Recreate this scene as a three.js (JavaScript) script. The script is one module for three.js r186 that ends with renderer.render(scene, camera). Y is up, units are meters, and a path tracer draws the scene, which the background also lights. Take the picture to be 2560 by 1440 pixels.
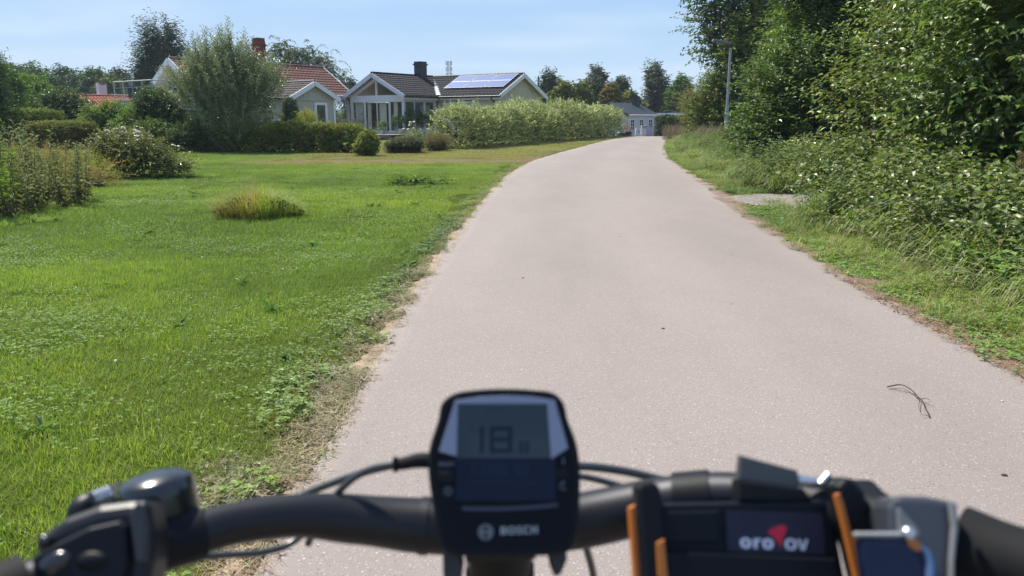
import * as THREE from 'three';
import { mergeGeometries } from 'three/addons/utils/BufferGeometryUtils.js';
import { RoundedBoxGeometry } from 'three/addons/geometries/RoundedBoxGeometry.js';
import { createNoise2D, createNoise3D } from 'simplex-noise';

// ---------------------------------------------------------------- camera, sky, sun, exposure
const scene = new THREE.Scene();
const EYE = 1.4, F = 1934, PITCH = Math.atan(424 / F);
const camera = new THREE.PerspectiveCamera(2 * Math.atan(720 / F) * 180 / Math.PI, 16 / 9, 0.05, 4000);
camera.position.set(0, EYE, 0);
camera.rotation.x = -PITCH;
camera.focus = 14; camera.userData.fStop = 8.5;
scene.add(camera);
scene.fog = new THREE.FogExp2(new THREE.Color().setRGB(0.62, 0.72, 0.85), 0.0004);
const renderer = new THREE.WebGLRenderer({ antialias: true });
renderer.toneMapping = THREE.LinearToneMapping;
renderer.toneMappingExposure = 2.0;
renderer.shadowMap.enabled = true;

const SUN_AZ = -32 * Math.PI / 180, SUN_EL = 47 * Math.PI / 180;
const SUN = new THREE.Vector3(Math.sin(SUN_AZ) * Math.cos(SUN_EL), Math.sin(SUN_EL), -Math.cos(SUN_AZ) * Math.cos(SUN_EL));
{
  const W = 1024, H = 512, d = new Float32Array(W * H * 4), n3 = createNoise3D(rand(77));
  const mixc = (a, b, t) => a.map((v, i) => v + (b[i] - v) * t);
  const hor = [0.355, 0.43, 0.49], mid = [0.2, 0.315, 0.475], zen = [0.085, 0.16, 0.34], gnd = [0.10, 0.11, 0.07];
  for (let r = 0; r < H; r++) for (let q = 0; q < W; q++) {
    const el = ((r + 0.5) / H - 0.5) * Math.PI, az = ((q + 0.5) / W - 0.5) * 2 * Math.PI;
    const x = Math.cos(el) * Math.cos(az), y = Math.sin(el), z = Math.cos(el) * Math.sin(az);
    let c;
    if (y < 0) c = mixc(hor, gnd, Math.min(1, -y * 12));
    else {
      const e = el * 180 / Math.PI;
      c = e < 9 ? mixc(hor, mid, Math.pow(e / 9, 0.75)) : mixc(mid, zen, Math.pow(Math.min(1, (e - 9) / 70), 0.7));
      const cs = x * SUN.x + y * SUN.y + z * SUN.z, g = 0.10 * Math.pow(Math.max(0, cs), 6) + 0.5 * Math.pow(Math.max(0, cs), 60);
      c = c.map((v, i) => v + g * [1, 0.97, 0.9][i]);
      // thin streaks of high cirrus, laid out on a plane overhead
      const k = 1 / (y + 0.06), px = x * k, pz = z * k;
      let s = 0, a = 0.6;
      for (let o = 0; o < 4; o++) { s += a * n3(px * 0.35 * 2 ** o + 7, pz * 0.9 * 2 ** o, o * 3.1); a *= 0.5; }
      const cov = Math.max(0, s + 0.08) * 0.55 * Math.min(1, y * 14 + 0.15);
      c = mixc(c, [0.40, 0.455, 0.52], Math.min(0.6, cov));
    }
    d.set([c[0], c[1], c[2], 1], (r * W + q) * 4);
  }
  const t = new THREE.DataTexture(d, W, H, THREE.RGBAFormat, THREE.FloatType);
  t.mapping = THREE.EquirectangularReflectionMapping; t.magFilter = THREE.LinearFilter; t.needsUpdate = true;
  scene.background = t; scene.environment = t;
}
const sun = new THREE.DirectionalLight(new THREE.Color().setRGB(1, 0.94, 0.83), 4.2);
sun.position.copy(SUN).multiplyScalar(150); sun.castShadow = true;
sun.shadow.mapSize.set(4096, 4096);
Object.assign(sun.shadow.camera, { left: -70, right: 70, top: 70, bottom: -70, near: 1, far: 400 });
sun.target.position.set(0, 0, -35);
scene.add(sun, sun.target);

// ---------------------------------------------------------------- helpers
function rand(seed) { let s = seed >>> 0; return () => { s = (s + 0x6d2b79f5) | 0; let t = Math.imul(s ^ (s >>> 15), 1 | s); t = (t + Math.imul(t ^ (t >>> 7), 61 | t)) ^ t; return ((t ^ (t >>> 14)) >>> 0) / 4294967296; }; }
const PI = Math.PI, clamp = THREE.MathUtils.clamp, lerp = THREE.MathUtils.lerp, sstep = THREE.MathUtils.smoothstep, V = (x, y, z) => new THREE.Vector3(x, y, z);
const n2 = createNoise2D(rand(5)), n3 = createNoise3D(rand(6));
const CT = Math.cos(PITCH), ST = Math.sin(PITCH);
function ray(px, py) { const u = (px - 1280) / F, v = (720 - py) / F; return V(u, -ST + v * CT, -(CT + v * ST)); }
function at(px, py, depth) { const r = ray(px, py); return r.multiplyScalar(-depth / r.z).add(camera.position); }   // a measured direction at a horizontal distance
function gp(px, py) { const r = ray(px, py); return r.multiplyScalar(-EYE / r.y).add(camera.position); }               // ... on flat ground

const names = new Map();
function numbered(n) { const k = names.get(n) ?? 0; names.set(n, k + 1); return k ? n + '_' + String(k).padStart(3, '0') : n; }
function tag(o, label, category, group, kind) {
  if (label) o.userData.label = label;
  if (category) o.userData.category = category;
  if (group) o.userData.group = group;
  if (kind) o.userData.kind = kind;
  return o;
}
function thing(name, label, category, pos = [0, 0, 0], turn = 0, group) {
  const o = new THREE.Group(); o.name = numbered(name); o.position.set(...pos); o.rotation.y = turn; scene.add(o);
  return tag(o, label, category, group);
}
function mesh(name, geo, mat, parent, label) {
  const g = Array.isArray(geo) ? join(geo) : geo;
  const m = new THREE.Mesh(g, mat); m.castShadow = m.receiveShadow = true;
  m.name = parent ? name : numbered(name);
  (parent ?? scene).add(m);
  if (label) m.userData.label = label;
  return m;
}
function struct(name, geo, mat, label) { const m = mesh(name, geo, mat); m.userData.kind = 'structure'; if (label) m.userData.label = label; return m; }
function join(list) {
  list = list.map((g) => (g.index ? g.toNonIndexed() : g));
  const keys = ['position', 'normal', 'uv', 'color'].filter((k) => list.every((g) => g.attributes[k]));
  for (const g of list) for (const k of Object.keys(g.attributes)) if (!keys.includes(k)) g.deleteAttribute(k);
  return list.length === 1 ? list[0] : mergeGeometries(list);
}
function box(w, h, d, x = 0, y = 0, z = 0, rx = 0, ry = 0, rz = 0) { const g = new THREE.BoxGeometry(w, h, d); if (rx) g.rotateX(rx); if (ry) g.rotateY(ry); if (rz) g.rotateZ(rz); return g.translate(x, y, z); }
function rbox(w, h, d, r, x = 0, y = 0, z = 0, rx = 0, ry = 0, rz = 0) { const g = new RoundedBoxGeometry(w, h, d, 3, Math.min(r, w / 2.01, h / 2.01, d / 2.01)); if (rx) g.rotateX(rx); if (ry) g.rotateY(ry); if (rz) g.rotateZ(rz); return g.translate(x, y, z); }
function bar(a, b, r, r2 = r, seg = 8) {
  const d = b.clone().sub(a), g = new THREE.CylinderGeometry(r2, r, d.length(), seg);
  g.applyQuaternion(new THREE.Quaternion().setFromUnitVectors(V(0, 1, 0), d.clone().normalize()));
  const m = a.clone().add(b).multiplyScalar(0.5); return g.translate(m.x, m.y, m.z);
}
function beam(a, b, w, h) {   // a straight rectangular member from a to b
  const d = b.clone().sub(a), g = new THREE.BoxGeometry(w, h, d.length()), m = new THREE.Matrix4().lookAt(a, b, V(0, 1, 0));
  g.applyMatrix4(m); const c = a.clone().add(b).multiplyScalar(0.5); return g.translate(c.x, c.y, c.z);
}
function hose(pts, r, seg = 40, rs = 10) { return new THREE.TubeGeometry(new THREE.CatmullRomCurve3(pts), seg, r, rs); }
function sweep(pts, radii, seg = 80, rs = 24) {   // a tube whose radius changes along its path
  const curve = new THREE.CatmullRomCurve3(pts), g = new THREE.TubeGeometry(curve, seg, 1, rs), p = g.attributes.position, nn = g.attributes.normal;
  for (let i = 0; i <= seg; i++) {
    const t = i / seg * (radii.length - 1), k = Math.min(radii.length - 2, Math.floor(t)), f = t - k, r = lerp(radii[k], radii[k + 1], f * f * (3 - 2 * f)), c = curve.getPointAt(i / seg);
    for (let j = 0; j <= rs; j++) { const q = i * (rs + 1) + j; p.setXYZ(q, c.x + nn.getX(q) * r, c.y + nn.getY(q) * r, c.z + nn.getZ(q) * r); }
  }
  return g;
}
function extr(pts, depth, bevel = 0, curve = 1) {
  const s = pts instanceof THREE.Shape ? pts : new THREE.Shape(pts.map((p) => new THREE.Vector2(...p)));
  return new THREE.ExtrudeGeometry(s, { depth, bevelEnabled: bevel > 0, bevelSize: bevel, bevelThickness: bevel, bevelOffset: -bevel, bevelSegments: 3, curveSegments: 12 * curve });
}
const rgb = (r, g, b) => new THREE.Color().setRGB(r, g, b);
function std(c, rough = 0.7, metal = 0, more = {}) { return new THREE.MeshStandardMaterial({ color: rgb(...c), roughness: rough, metalness: metal, ...more }); }
function phys(c, rough = 0.7, metal = 0, more = {}) { return new THREE.MeshPhysicalMaterial({ color: rgb(...c), roughness: rough, metalness: metal, ...more }); }
function canvas(w, h, draw, srgb = true) {
  const c = document.createElement('canvas'); c.width = w; c.height = h; draw(c.getContext('2d'), w, h);
  const t = new THREE.CanvasTexture(c); if (srgb) t.colorSpace = THREE.SRGBColorSpace; t.wrapS = t.wrapT = THREE.RepeatWrapping; t.magFilter = THREE.LinearFilter; return t;
}

// leaf material: translucent sheet with a waxy coat
const leafMat = (through = 0.4, coat = 0.5, coatRough = 0.35) => phys([1, 1, 1], 0.92, 0, { vertexColors: true, transmission: through, thickness: 0, side: THREE.DoubleSide, clearcoat: coat, clearcoatRoughness: coatRough, specularIntensity: 0.5 });
const M = {
  leaf: leafMat(0.42, 0.3, 0.38), gloss: leafMat(0.38, 0.6, 0.34), dull: leafMat(0.38, 0.12, 0.5), needle: leafMat(0.15, 0.2, 0.5), hedge: leafMat(0.12, 0.25, 0.42), tree: leafMat(0.22, 0.3, 0.4),
  grass: leafMat(0.48, 0.3, 0.36), bark: std([0.10, 0.075, 0.055], 0.95), greybark: std([0.2, 0.18, 0.16], 0.95), birchbark: std([0.5, 0.48, 0.45], 0.9),
  white: std([0.74, 0.75, 0.77], 0.55), whiteB: std([0.66, 0.68, 0.71], 0.6), cream: std([0.56, 0.53, 0.42], 0.75), beige: std([0.5, 0.47, 0.39], 0.75), black: std([0.015, 0.016, 0.018], 0.45),
  darkmetal: std([0.035, 0.038, 0.042], 0.5, 0.3), galv: std([0.34, 0.36, 0.37], 0.5, 0.65), brick: std([0.22, 0.06, 0.04], 0.9), deck: std([0.2, 0.16, 0.14], 0.85), wood: std([0.42, 0.31, 0.18], 0.8),
  pane: phys([0.93, 0.96, 0.96], 0.02, 0, { transmission: 1, thickness: 0, ior: 1.5, side: THREE.DoubleSide }),
  darkroom: std([0.03, 0.03, 0.032], 0.9), soffit: std([0.55, 0.53, 0.48], 0.8), interior: std([0.3, 0.27, 0.22], 0.9), concrete: std([0.3, 0.29, 0.28], 0.9),
};

// ---------------------------------------------------------------- foliage
class Leaves {
  constructor() { this.p = []; this.c = []; this.i = []; }
  leaf(x, y, z, dx, dy, dz, nx, ny, nz, len, wid, r, g, b, fold = 0.25, bend = 0.2) {
    // d: direction to the tip, n: rough normal; a folded rhombus of two triangles
    let wx = dy * nz - dz * ny, wy = dz * nx - dx * nz, wz = dx * ny - dy * nx;
    const l = Math.hypot(wx, wy, wz) || 1; wx *= wid / l; wy *= wid / l; wz *= wid / l;
    const h = fold * wid, k = this.p.length / 3, m = 0.45 * len;
    this.p.push(x, y, z, x + dx * m + wx / 2 + nx * h, y + dy * m + wy / 2 + ny * h, z + dz * m + wz / 2 + nz * h, x + dx * len - nx * bend * len, y + dy * len - ny * bend * len, z + dz * len - nz * bend * len, x + dx * m - wx / 2 + nx * h, y + dy * m - wy / 2 + ny * h, z + dz * m - wz / 2 + nz * h);
    for (let q = 0; q < 4; q++) this.c.push(r, g, b);
    this.i.push(k, k + 1, k + 2, k, k + 2, k + 3);
  }
  leaf6(x, y, z, dx, dy, dz, nx, ny, nz, len, wid, r, g, b, fold = 0.2, bend = 0.2) {   // the same with a rounder outline, for plants seen from near
    let wx = dy * nz - dz * ny, wy = dz * nx - dx * nz, wz = dx * ny - dy * nx;
    const l = Math.hypot(wx, wy, wz) || 1; wx *= wid / l; wy *= wid / l; wz *= wid / l;
    const k = this.p.length / 3, put = (f, s, u) => this.p.push(x + dx * len * f + wx * s + nx * u, y + dy * len * f + wy * s + ny * u, z + dz * len * f + wz * s + nz * u), h = fold * wid, d = -bend * len;
    put(0, 0, 0); put(0.28, 0.43, h); put(0.66, 0.4, h + d * 0.3); put(1, 0, d); put(0.66, -0.4, h + d * 0.3); put(0.28, -0.43, h); put(0.5, 0, d * 0.1);
    for (let q = 0; q < 7; q++) this.c.push(r, g, b);
    this.i.push(k, k + 1, k + 6, k + 1, k + 2, k + 6, k + 2, k + 3, k + 6, k + 3, k + 4, k + 6, k + 4, k + 5, k + 6, k + 5, k, k + 6);
  }
  blade(x, y, z, az, lean, len, wid, r, g, b, segs = 2, curl = 0.8) {   // a grass blade that arches over
    const k = this.p.length / 3, cx = Math.cos(az), cz = Math.sin(az), sx = -cz, sz = cx;
    let px = x, py = y, pz = z, a = lean;
    for (let s = 0; s < segs; s++) {
      const w = wid * (1 - s / segs * 0.45) / 2;
      this.p.push(px + sx * w, py, pz + sz * w, px - sx * w, py, pz - sz * w);
      const st = len / segs; px += Math.sin(a) * cx * st; pz += Math.sin(a) * cz * st; py += Math.cos(a) * st; a = Math.min(a + curl * (0.5 + s) / segs, 2.4);
    }
    this.p.push(px, py, pz);
    for (let q = 0; q <= segs * 2; q++) this.c.push(r, g, b);
    for (let s = 0; s < segs - 1; s++) { const o = k + s * 2; this.i.push(o, o + 1, o + 2, o + 1, o + 3, o + 2); }
    const o = k + (segs - 1) * 2; this.i.push(o, o + 1, o + 2);
  }
  build() {
    const g = new THREE.BufferGeometry();
    g.setAttribute('position', new THREE.BufferAttribute(new Float32Array(this.p), 3));
    g.setAttribute('color', new THREE.BufferAttribute(new Float32Array(this.c), 3));
    g.setIndex(new THREE.BufferAttribute(new Uint32Array(this.i), 1));
    return g;
  }
}
const GAIN = [2.05, 1.9, 1.05];
const lift = (c) => c.map((v, i) => v * GAIN[i]);
const pick = (R, pal) => { const a = pal[Math.floor(R() * pal.length)], k = 0.8 + 0.4 * R(); return [a[0] * k, a[1] * k, a[2] * k]; };
// a crown of leafy shoots on and inside lumpy blobs. blobs: [x, y, z, rx, ry, rz]
function crown(L, o) {
  const R = rand(o.seed), w = o.blobs.map((b) => Math.pow(b[3] * b[4] + b[4] * b[5] + b[3] * b[5], 1)), tot = w.reduce((a, b) => a + b, 0);
  const off = R() * 100, outw = o.out ?? 1, up = o.up ?? 0.5, wild = o.wild ?? 0.6, k = o.k ?? 9, droop = o.droop ?? 0.15;
  for (let s = 0; s < o.shoots; s++) {
    let t = R() * tot, bi = 0; while (t > w[bi] && bi < w.length - 1) t -= w[bi++];
    const b = o.blobs[bi];
    let ny = R() * 2 - 1; if (ny < 0 && R() < (o.upper ?? 0.4)) ny = -ny;
    const ph = R() * 2 * PI, q = Math.sqrt(1 - ny * ny), nx = q * Math.cos(ph), nz = q * Math.sin(ph);
    const lump = 1 + (o.lump ?? 0.2) * n3(nx * 1.7 + off, ny * 1.7 + bi * 5, nz * 1.7) + (o.lump ?? 0.2) * 0.5 * n3(nx * 4.5 + off, ny * 4.5, nz * 4.5 + bi);
    const rho = lump * (1 - (o.depth ?? 0.5) * Math.pow(R(), o.inner ?? 1.6));
    let x = b[0] + nx * b[3] * rho, y = b[1] + ny * b[4] * rho, z = b[2] + nz * b[5] * rho;
    if (y < (o.floor ?? 0.02)) { y = (o.floor ?? 0.02) + R() * 0.25 * b[4]; }
    if (o.keep && !o.keep(x, y, z)) continue;
    let dx = nx * outw + (R() - 0.5) * 2 * wild, dy = ny * outw + up + (R() - 0.5) * 2 * wild, dz = nz * outw + (R() - 0.5) * 2 * wild, l = Math.hypot(dx, dy, dz) || 1;
    dx /= l; dy /= l; dz /= l;
    const len = o.len * (0.5 + R()), tone = 0.75 + 0.5 * R(), c0 = lift(pick(R, o.pal)), young = o.young && R() < (o.youngP ?? 0.5) ? lift(o.young) : null;
    const n = Math.max(2, Math.round(k * (0.6 + 0.8 * R())));
    let az = R() * 6.28;
    for (let i = 0; i < n; i++) {
      const f = (i + 0.5) / n, sag = -droop * len * f * f;
      const X = x + dx * len * f, Y = Math.max(0.02, y + dy * len * f + sag), Z = z + dz * len * f;
      az += 2.4 + (R() - 0.5);
      // side direction around the shoot
      let ax = Math.cos(az), ay = (R() - 0.5) * 0.5, az_ = Math.sin(az);
      const sd = ax * dx + ay * dy + az_ * dz; ax -= sd * dx * 0.7; ay -= sd * dy * 0.7; az_ -= sd * dz * 0.7;
      let lx = dx * (o.along ?? 0.5) + ax, ly = dy * (o.along ?? 0.5) + ay - (o.hang ?? 0.15), lz = dz * (o.along ?? 0.5) + az_;
      let m = Math.hypot(lx, ly, lz) || 1; lx /= m; ly /= m; lz /= m;
      let ex = (R() - 0.5) * 1.1 + nx * 0.3, ey = 0.75 + R() * 0.4, ez = (R() - 0.5) * 1.1 + nz * 0.3;
      const dd = ex * lx + ey * ly + ez * lz; ex -= dd * lx; ey -= dd * ly; ez -= dd * lz; m = Math.hypot(ex, ey, ez) || 1;
      const sz = o.leaf * (0.65 + 0.6 * R()), j = tone * (0.85 + 0.3 * R());
      let cr = c0[0] * j, cg = c0[1] * j, cb = c0[2] * j;
      if (young && f > 0.5) { const y2 = (f - 0.5) * 1.6 * R(); cr = lerp(cr, young[0], y2); cg = lerp(cg, young[1], y2); cb = lerp(cb, young[2], y2); }
      if (o.odd && R() < o.oddP) { const k2 = 0.7 + 0.6 * R(); cr = o.odd[0] * k2; cg = o.odd[1] * k2; cb = o.odd[2] * k2; }
      L[o.fine ? 'leaf6' : 'leaf'](X, Y, Z, lx, ly, lz, ex / m, ey / m, ez / m, sz, sz * (o.wide ?? 0.5), cr, cg, cb, o.fold ?? 0.25, o.bend ?? 0.15);
    }
  }
}
// oversized leaves with shade in their colour, added in the heart of a plant, so that it does not let the light straight through
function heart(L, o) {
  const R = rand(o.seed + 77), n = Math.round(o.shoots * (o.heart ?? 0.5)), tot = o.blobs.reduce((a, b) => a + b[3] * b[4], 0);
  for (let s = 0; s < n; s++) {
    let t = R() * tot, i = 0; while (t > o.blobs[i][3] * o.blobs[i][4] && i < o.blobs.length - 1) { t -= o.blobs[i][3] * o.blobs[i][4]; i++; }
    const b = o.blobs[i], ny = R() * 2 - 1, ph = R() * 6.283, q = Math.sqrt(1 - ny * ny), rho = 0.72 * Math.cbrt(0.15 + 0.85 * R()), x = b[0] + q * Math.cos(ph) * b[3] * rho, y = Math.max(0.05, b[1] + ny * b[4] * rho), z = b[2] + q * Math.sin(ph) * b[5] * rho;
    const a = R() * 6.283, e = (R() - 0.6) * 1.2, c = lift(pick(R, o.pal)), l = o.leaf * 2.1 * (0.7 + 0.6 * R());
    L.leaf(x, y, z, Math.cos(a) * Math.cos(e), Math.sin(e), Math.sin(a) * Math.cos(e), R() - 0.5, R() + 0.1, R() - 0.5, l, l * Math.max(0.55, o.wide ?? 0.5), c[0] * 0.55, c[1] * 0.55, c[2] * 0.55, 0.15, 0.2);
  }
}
// a woody plant: stems plus foliage. spec: crown options, base position in metres
function limb(pts, r0, r1) { return sweep(pts, [r0, lerp(r0, r1, 0.6), r1], Math.max(4, pts.length * 3), 6); }
function stemsTo(R, blobs, n, r, base = 0.15) {
  const out = [];
  for (let i = 0; i < n; i++) {
    const b = blobs[i % blobs.length], a = V((R() - 0.5) * base, 0, (R() - 0.5) * base), e = V(b[0] + (R() - 0.5) * b[3] * 0.9, b[1] + (R() - 0.2) * b[4] * 0.7, b[2] + (R() - 0.5) * b[5] * 0.9);
    const m = a.clone().lerp(e, 0.5).add(V((R() - 0.5) * 0.15 * e.y, 0.1 * e.y, (R() - 0.5) * 0.15 * e.y));
    out.push(limb([a, m, e], r * (0.7 + 0.5 * R()), r * 0.25));
  }
  return out;
}
function shrub(name, label, category, x, z, o) {
  const t = thing(name, label, category, [x, hgt(x, z), z], 0, o.group), R = rand(o.seed + 9), L = new Leaves();
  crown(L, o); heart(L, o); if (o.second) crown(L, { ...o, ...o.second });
  const f = mesh('foliage', L.build(), o.mat ?? M.leaf, t); f.userData.kind = 'stuff';
  mesh('stem', stemsTo(R, o.blobs, o.stems ?? 5, o.stemR ?? 0.025), o.bark ?? M.bark, t);
  return t;
}
function tree(name, label, x, z, o) {
  const t = thing(name, label, o.category ?? 'tree', [x, hgt(x, z), z], o.turn ?? 0, o.group), R = rand(o.seed + 9), L = new Leaves();
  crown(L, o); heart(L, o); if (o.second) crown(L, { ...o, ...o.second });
  mesh('crown', L.build(), o.mat ?? M.tree, t).userData.kind = 'stuff';
  const H = o.trunkH, parts = [limb([V(0, -0.1, 0), V(0.06 * H * (R() - 0.5), H * 0.5, 0.06 * H * (R() - 0.5)), V(0, H, 0)], o.trunkR, o.trunkR * 0.4)];
  for (const b of o.blobs) { const s = V(0, H * (0.35 + 0.4 * R()), 0), e = V(b[0], b[1], b[2]); parts.push(limb([s, s.clone().lerp(e, 0.5).add(V(0, 0.05 * H, 0)), e], o.trunkR * 0.4, o.trunkR * 0.1)); }
  mesh('trunk', parts, o.bark ?? M.bark, t);
  return t;
}

// ---------------------------------------------------------------- ground, road, verges
function edge(pts) {   // x of a road edge as a function of z
  const c = new THREE.CatmullRomCurve3(pts.map((p) => V(p[0], 0, p[1]))).getPoints(600);
  return (z) => { let lo = 0, hi = c.length - 1; while (hi - lo > 1) { const m = (lo + hi) >> 1; if (c[m].z > z) lo = m; else hi = m; } const t = clamp((z - c[lo].z) / (c[hi].z - c[lo].z || 1), 0, 1); return lerp(c[lo].x, c[hi].x, t); };
}
const roadL = edge([[-0.95, 9], [-0.86, 0], [-0.83, -2.2], [-0.83, -4], [-0.81, -5.4], [-0.71, -8.2], [-0.55, -11.8], [-0.19, -18.1], [0.66, -25.7], [3.02, -37], [7.31, -55.3], [10.42, -64.2], [14, -71]]);
const roadR = edge([[2.75, 9], [2.86, 0], [2.9, -4.2], [2.97, -6.1], [3.18, -8.5], [3.45, -11.1], [4.12, -16], [5.15, -24.6], [6.55, -33.5], [9.35, -47.8], [13.03, -64.2], [15.5, -71]]);
function hgt(x, z) {
  const off = Math.max(sstep(roadL(clamp(z, -70, 8)) - x, 0.3, 2.5), sstep(x - roadR(clamp(z, -70, 8)), 0.3, 2.5));
  const drop = -0.75 * sstep(-z, 62, 76);
  return drop + off * (0.03 * n2(x * 0.35, z * 0.35) + 0.012 * n2(x * 1.3, z * 1.3)) + sstep(x - roadR(clamp(z, -70, 8)), 0.6, 4) * 0.12;
}
const dry = (x, z) => clamp(2.2 * Math.exp(-(((z + 25.9 + 0.1 * (x + 4)) / 1.25) ** 2)) * sstep(x, -9.5, -6.0) * (0.6 + 0.6 * n2(x * 0.7, z * 1.1)) + 0.62 * sstep(-z, 25.2, 27) * sstep(x, -10, -6) * (0.72 + 0.4 * n2(x * 0.35 + 9, z * 0.35)), 0, 1);
{
  const axis = (segs) => { const o = []; for (const [a, b, n] of segs) for (let i = 0; i < n; i++) o.push(a + (b - a) * i / n); o.push(segs[segs.length - 1][1]); return o; };
  const xs = axis([[-1500, -120, 12], [-120, -40, 20], [-40, -14, 20], [-14, 12, 90], [12, 40, 18], [40, 120, 10], [120, 1500, 10]]);
  const zs = axis([[120, 10, 10], [10, -36, 150], [-36, -95, 60], [-95, -200, 20], [-200, -2500, 12]]);
  const g = new THREE.BufferGeometry(), p = [], c = [], uv = [], idx = [];
  for (const z of zs) for (const x of xs) {
    const zc = clamp(z, -70, 8), l = roadL(zc), r = roadR(zc);
    p.push(x, hgt(x, z), z); uv.push(x, z);
    let col = [0.10, 0.15, 0.022];
    const v = 0.85 + 0.25 * n2(x * 0.15, z * 0.15) + 0.15 * n2(x * 0.8, z * 0.8); col = col.map((q) => q * v);
    const dn = dry(x, z); col = col.map((q, i) => lerp(q, [0.30, 0.24, 0.15][i], dn * 0.9));
    const out = Math.max(l - x, x - r), soil = (1 - sstep(out, 0.0, x < l ? 0.3 : 0.5)) * 0.75; col = col.map((q, i) => lerp(q, [0.17, 0.125, 0.08][i], soil));
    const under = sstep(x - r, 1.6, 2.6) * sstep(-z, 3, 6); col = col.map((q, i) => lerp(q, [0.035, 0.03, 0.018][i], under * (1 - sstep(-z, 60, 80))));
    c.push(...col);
  }
  const nx = xs.length;
  for (let j = 0; j < zs.length - 1; j++) for (let i = 0; i < nx - 1; i++) { const a = j * nx + i; idx.push(a, a + 1, a + nx, a + 1, a + nx + 1, a + nx); }
  g.setAttribute('position', new THREE.Float32BufferAttribute(p, 3)); g.setAttribute('color', new THREE.Float32BufferAttribute(c, 3)); g.setAttribute('uv', new THREE.Float32BufferAttribute(uv, 2)); g.setIndex(idx); g.computeVertexNormals();
  const R = rand(21), tex = canvas(1024, 1024, (k, w) => {
    k.fillStyle = '#c0c0b8'; k.fillRect(0, 0, w, w);
    for (let i = 0; i < 26000; i++) { const q = 120 + R() * 135, x = R() * w, y = R() * w, a = R() * 6.28, s = 4 + R() * 14; k.strokeStyle = `rgba(${q},${q},${q * 0.9},0.6)`; k.lineWidth = 1 + R() * 2; k.beginPath(); k.moveTo(x, y); k.lineTo(x + Math.cos(a) * s, y + Math.sin(a) * s); k.stroke(); }
  });
  tex.repeat.set(0.8, 0.8);
  struct('ground', g, phys([1, 1, 1], 1, 0, { vertexColors: true, map: tex, bumpMap: tex, bumpScale: 0.015, specularIntensity: 0.1 }));
}
// asphalt: embedded stones drawn one by one, height and colour from the same list
const asphalt = (() => {
  const R = rand(31), st = [];
  for (let i = 0; i < 30000; i++) st.push([R() * 1024, R() * 1024, 1.0 + 3.0 * R() * R(), R() * 3.14, R(), R(), 0.5 + 0.5 * R()]);
  const draw = (k, w, fill) => { for (const s of st) for (const ox of [-w, 0, w]) for (const oy of [-w, 0, w]) { const x = s[0] + ox, y = s[1] + oy; if (x < -6 || y < -6 || x > w + 6 || y > w + 6) continue; k.fillStyle = fill(s); k.beginPath(); k.ellipse(x, y, s[2], s[2] * s[6], s[3], 0, 6.29); k.fill(); } };
  const map = canvas(1024, 1024, (k, w) => {
    k.fillStyle = 'rgb(128,119,114)'; k.fillRect(0, 0, w, w);
    draw(k, w, (s) => { const v = s[4] < 0.05 ? 158 + 18 * s[5] : s[4] < 0.13 ? 84 + 28 * s[5] : 118 + 34 * s[5]; const pk = s[5] < 0.5 ? 4 : 1; return `rgb(${v + pk + 2},${v - pk},${v - pk - 4})`; });
  });
  const bump = canvas(1024, 1024, (k, w) => { k.fillStyle = '#404040'; k.fillRect(0, 0, w, w); draw(k, w, (s) => { const v = 70 + 185 * s[5]; return `rgb(${v},${v},${v})`; }); }, false);
  map.repeat.set(1 / 1.35, 1 / 1.35); bump.repeat.set(1 / 1.35, 1 / 1.35);
  return std([1, 1, 1], 0.88, 0, { map, bumpMap: bump, bumpScale: 0.0022, vertexColors: true });
})();
function ribbon(pairs, y, cols, wobble, tone, skirt = 0.05) {
  const p = [], uv = [], c = [], idx = [], n = cols + 1, R = n2;
  pairs.forEach(([a, b], j) => {
    for (let i = -1; i <= cols + 1; i++) {
      const f = clamp(i, 0, cols) / cols, q = f * f * (3 - 2 * f) * 0.0 + f; let x = lerp(a[0], b[0], q), z = lerp(a[1], b[1], q);
      const e = i <= 0 ? wobble(a[0], a[1], 0) : i >= cols ? wobble(b[0], b[1], 1) : 0; x += e;
      p.push(x, hgt(x, z) * (Math.abs(z) > 60 ? 1 : 0) + y - (i < 0 || i > cols ? skirt : 0), z); uv.push(x, -z);
      const t = tone(x, z, f); c.push(t[0], t[1], t[2]);
    }
  });
  const m = n + 2;
  for (let j = 0; j < pairs.length - 1; j++) for (let i = 0; i < m - 1; i++) { const a = j * m + i; idx.push(a, a + 1, a + m, a + 1, a + m + 1, a + m); }
  const g = new THREE.BufferGeometry(); g.setAttribute('position', new THREE.Float32BufferAttribute(p, 3)); g.setAttribute('uv', new THREE.Float32BufferAttribute(uv, 2)); g.setAttribute('color', new THREE.Float32BufferAttribute(c, 3)); g.setIndex(idx); g.computeVertexNormals(); return g;
}
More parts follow.
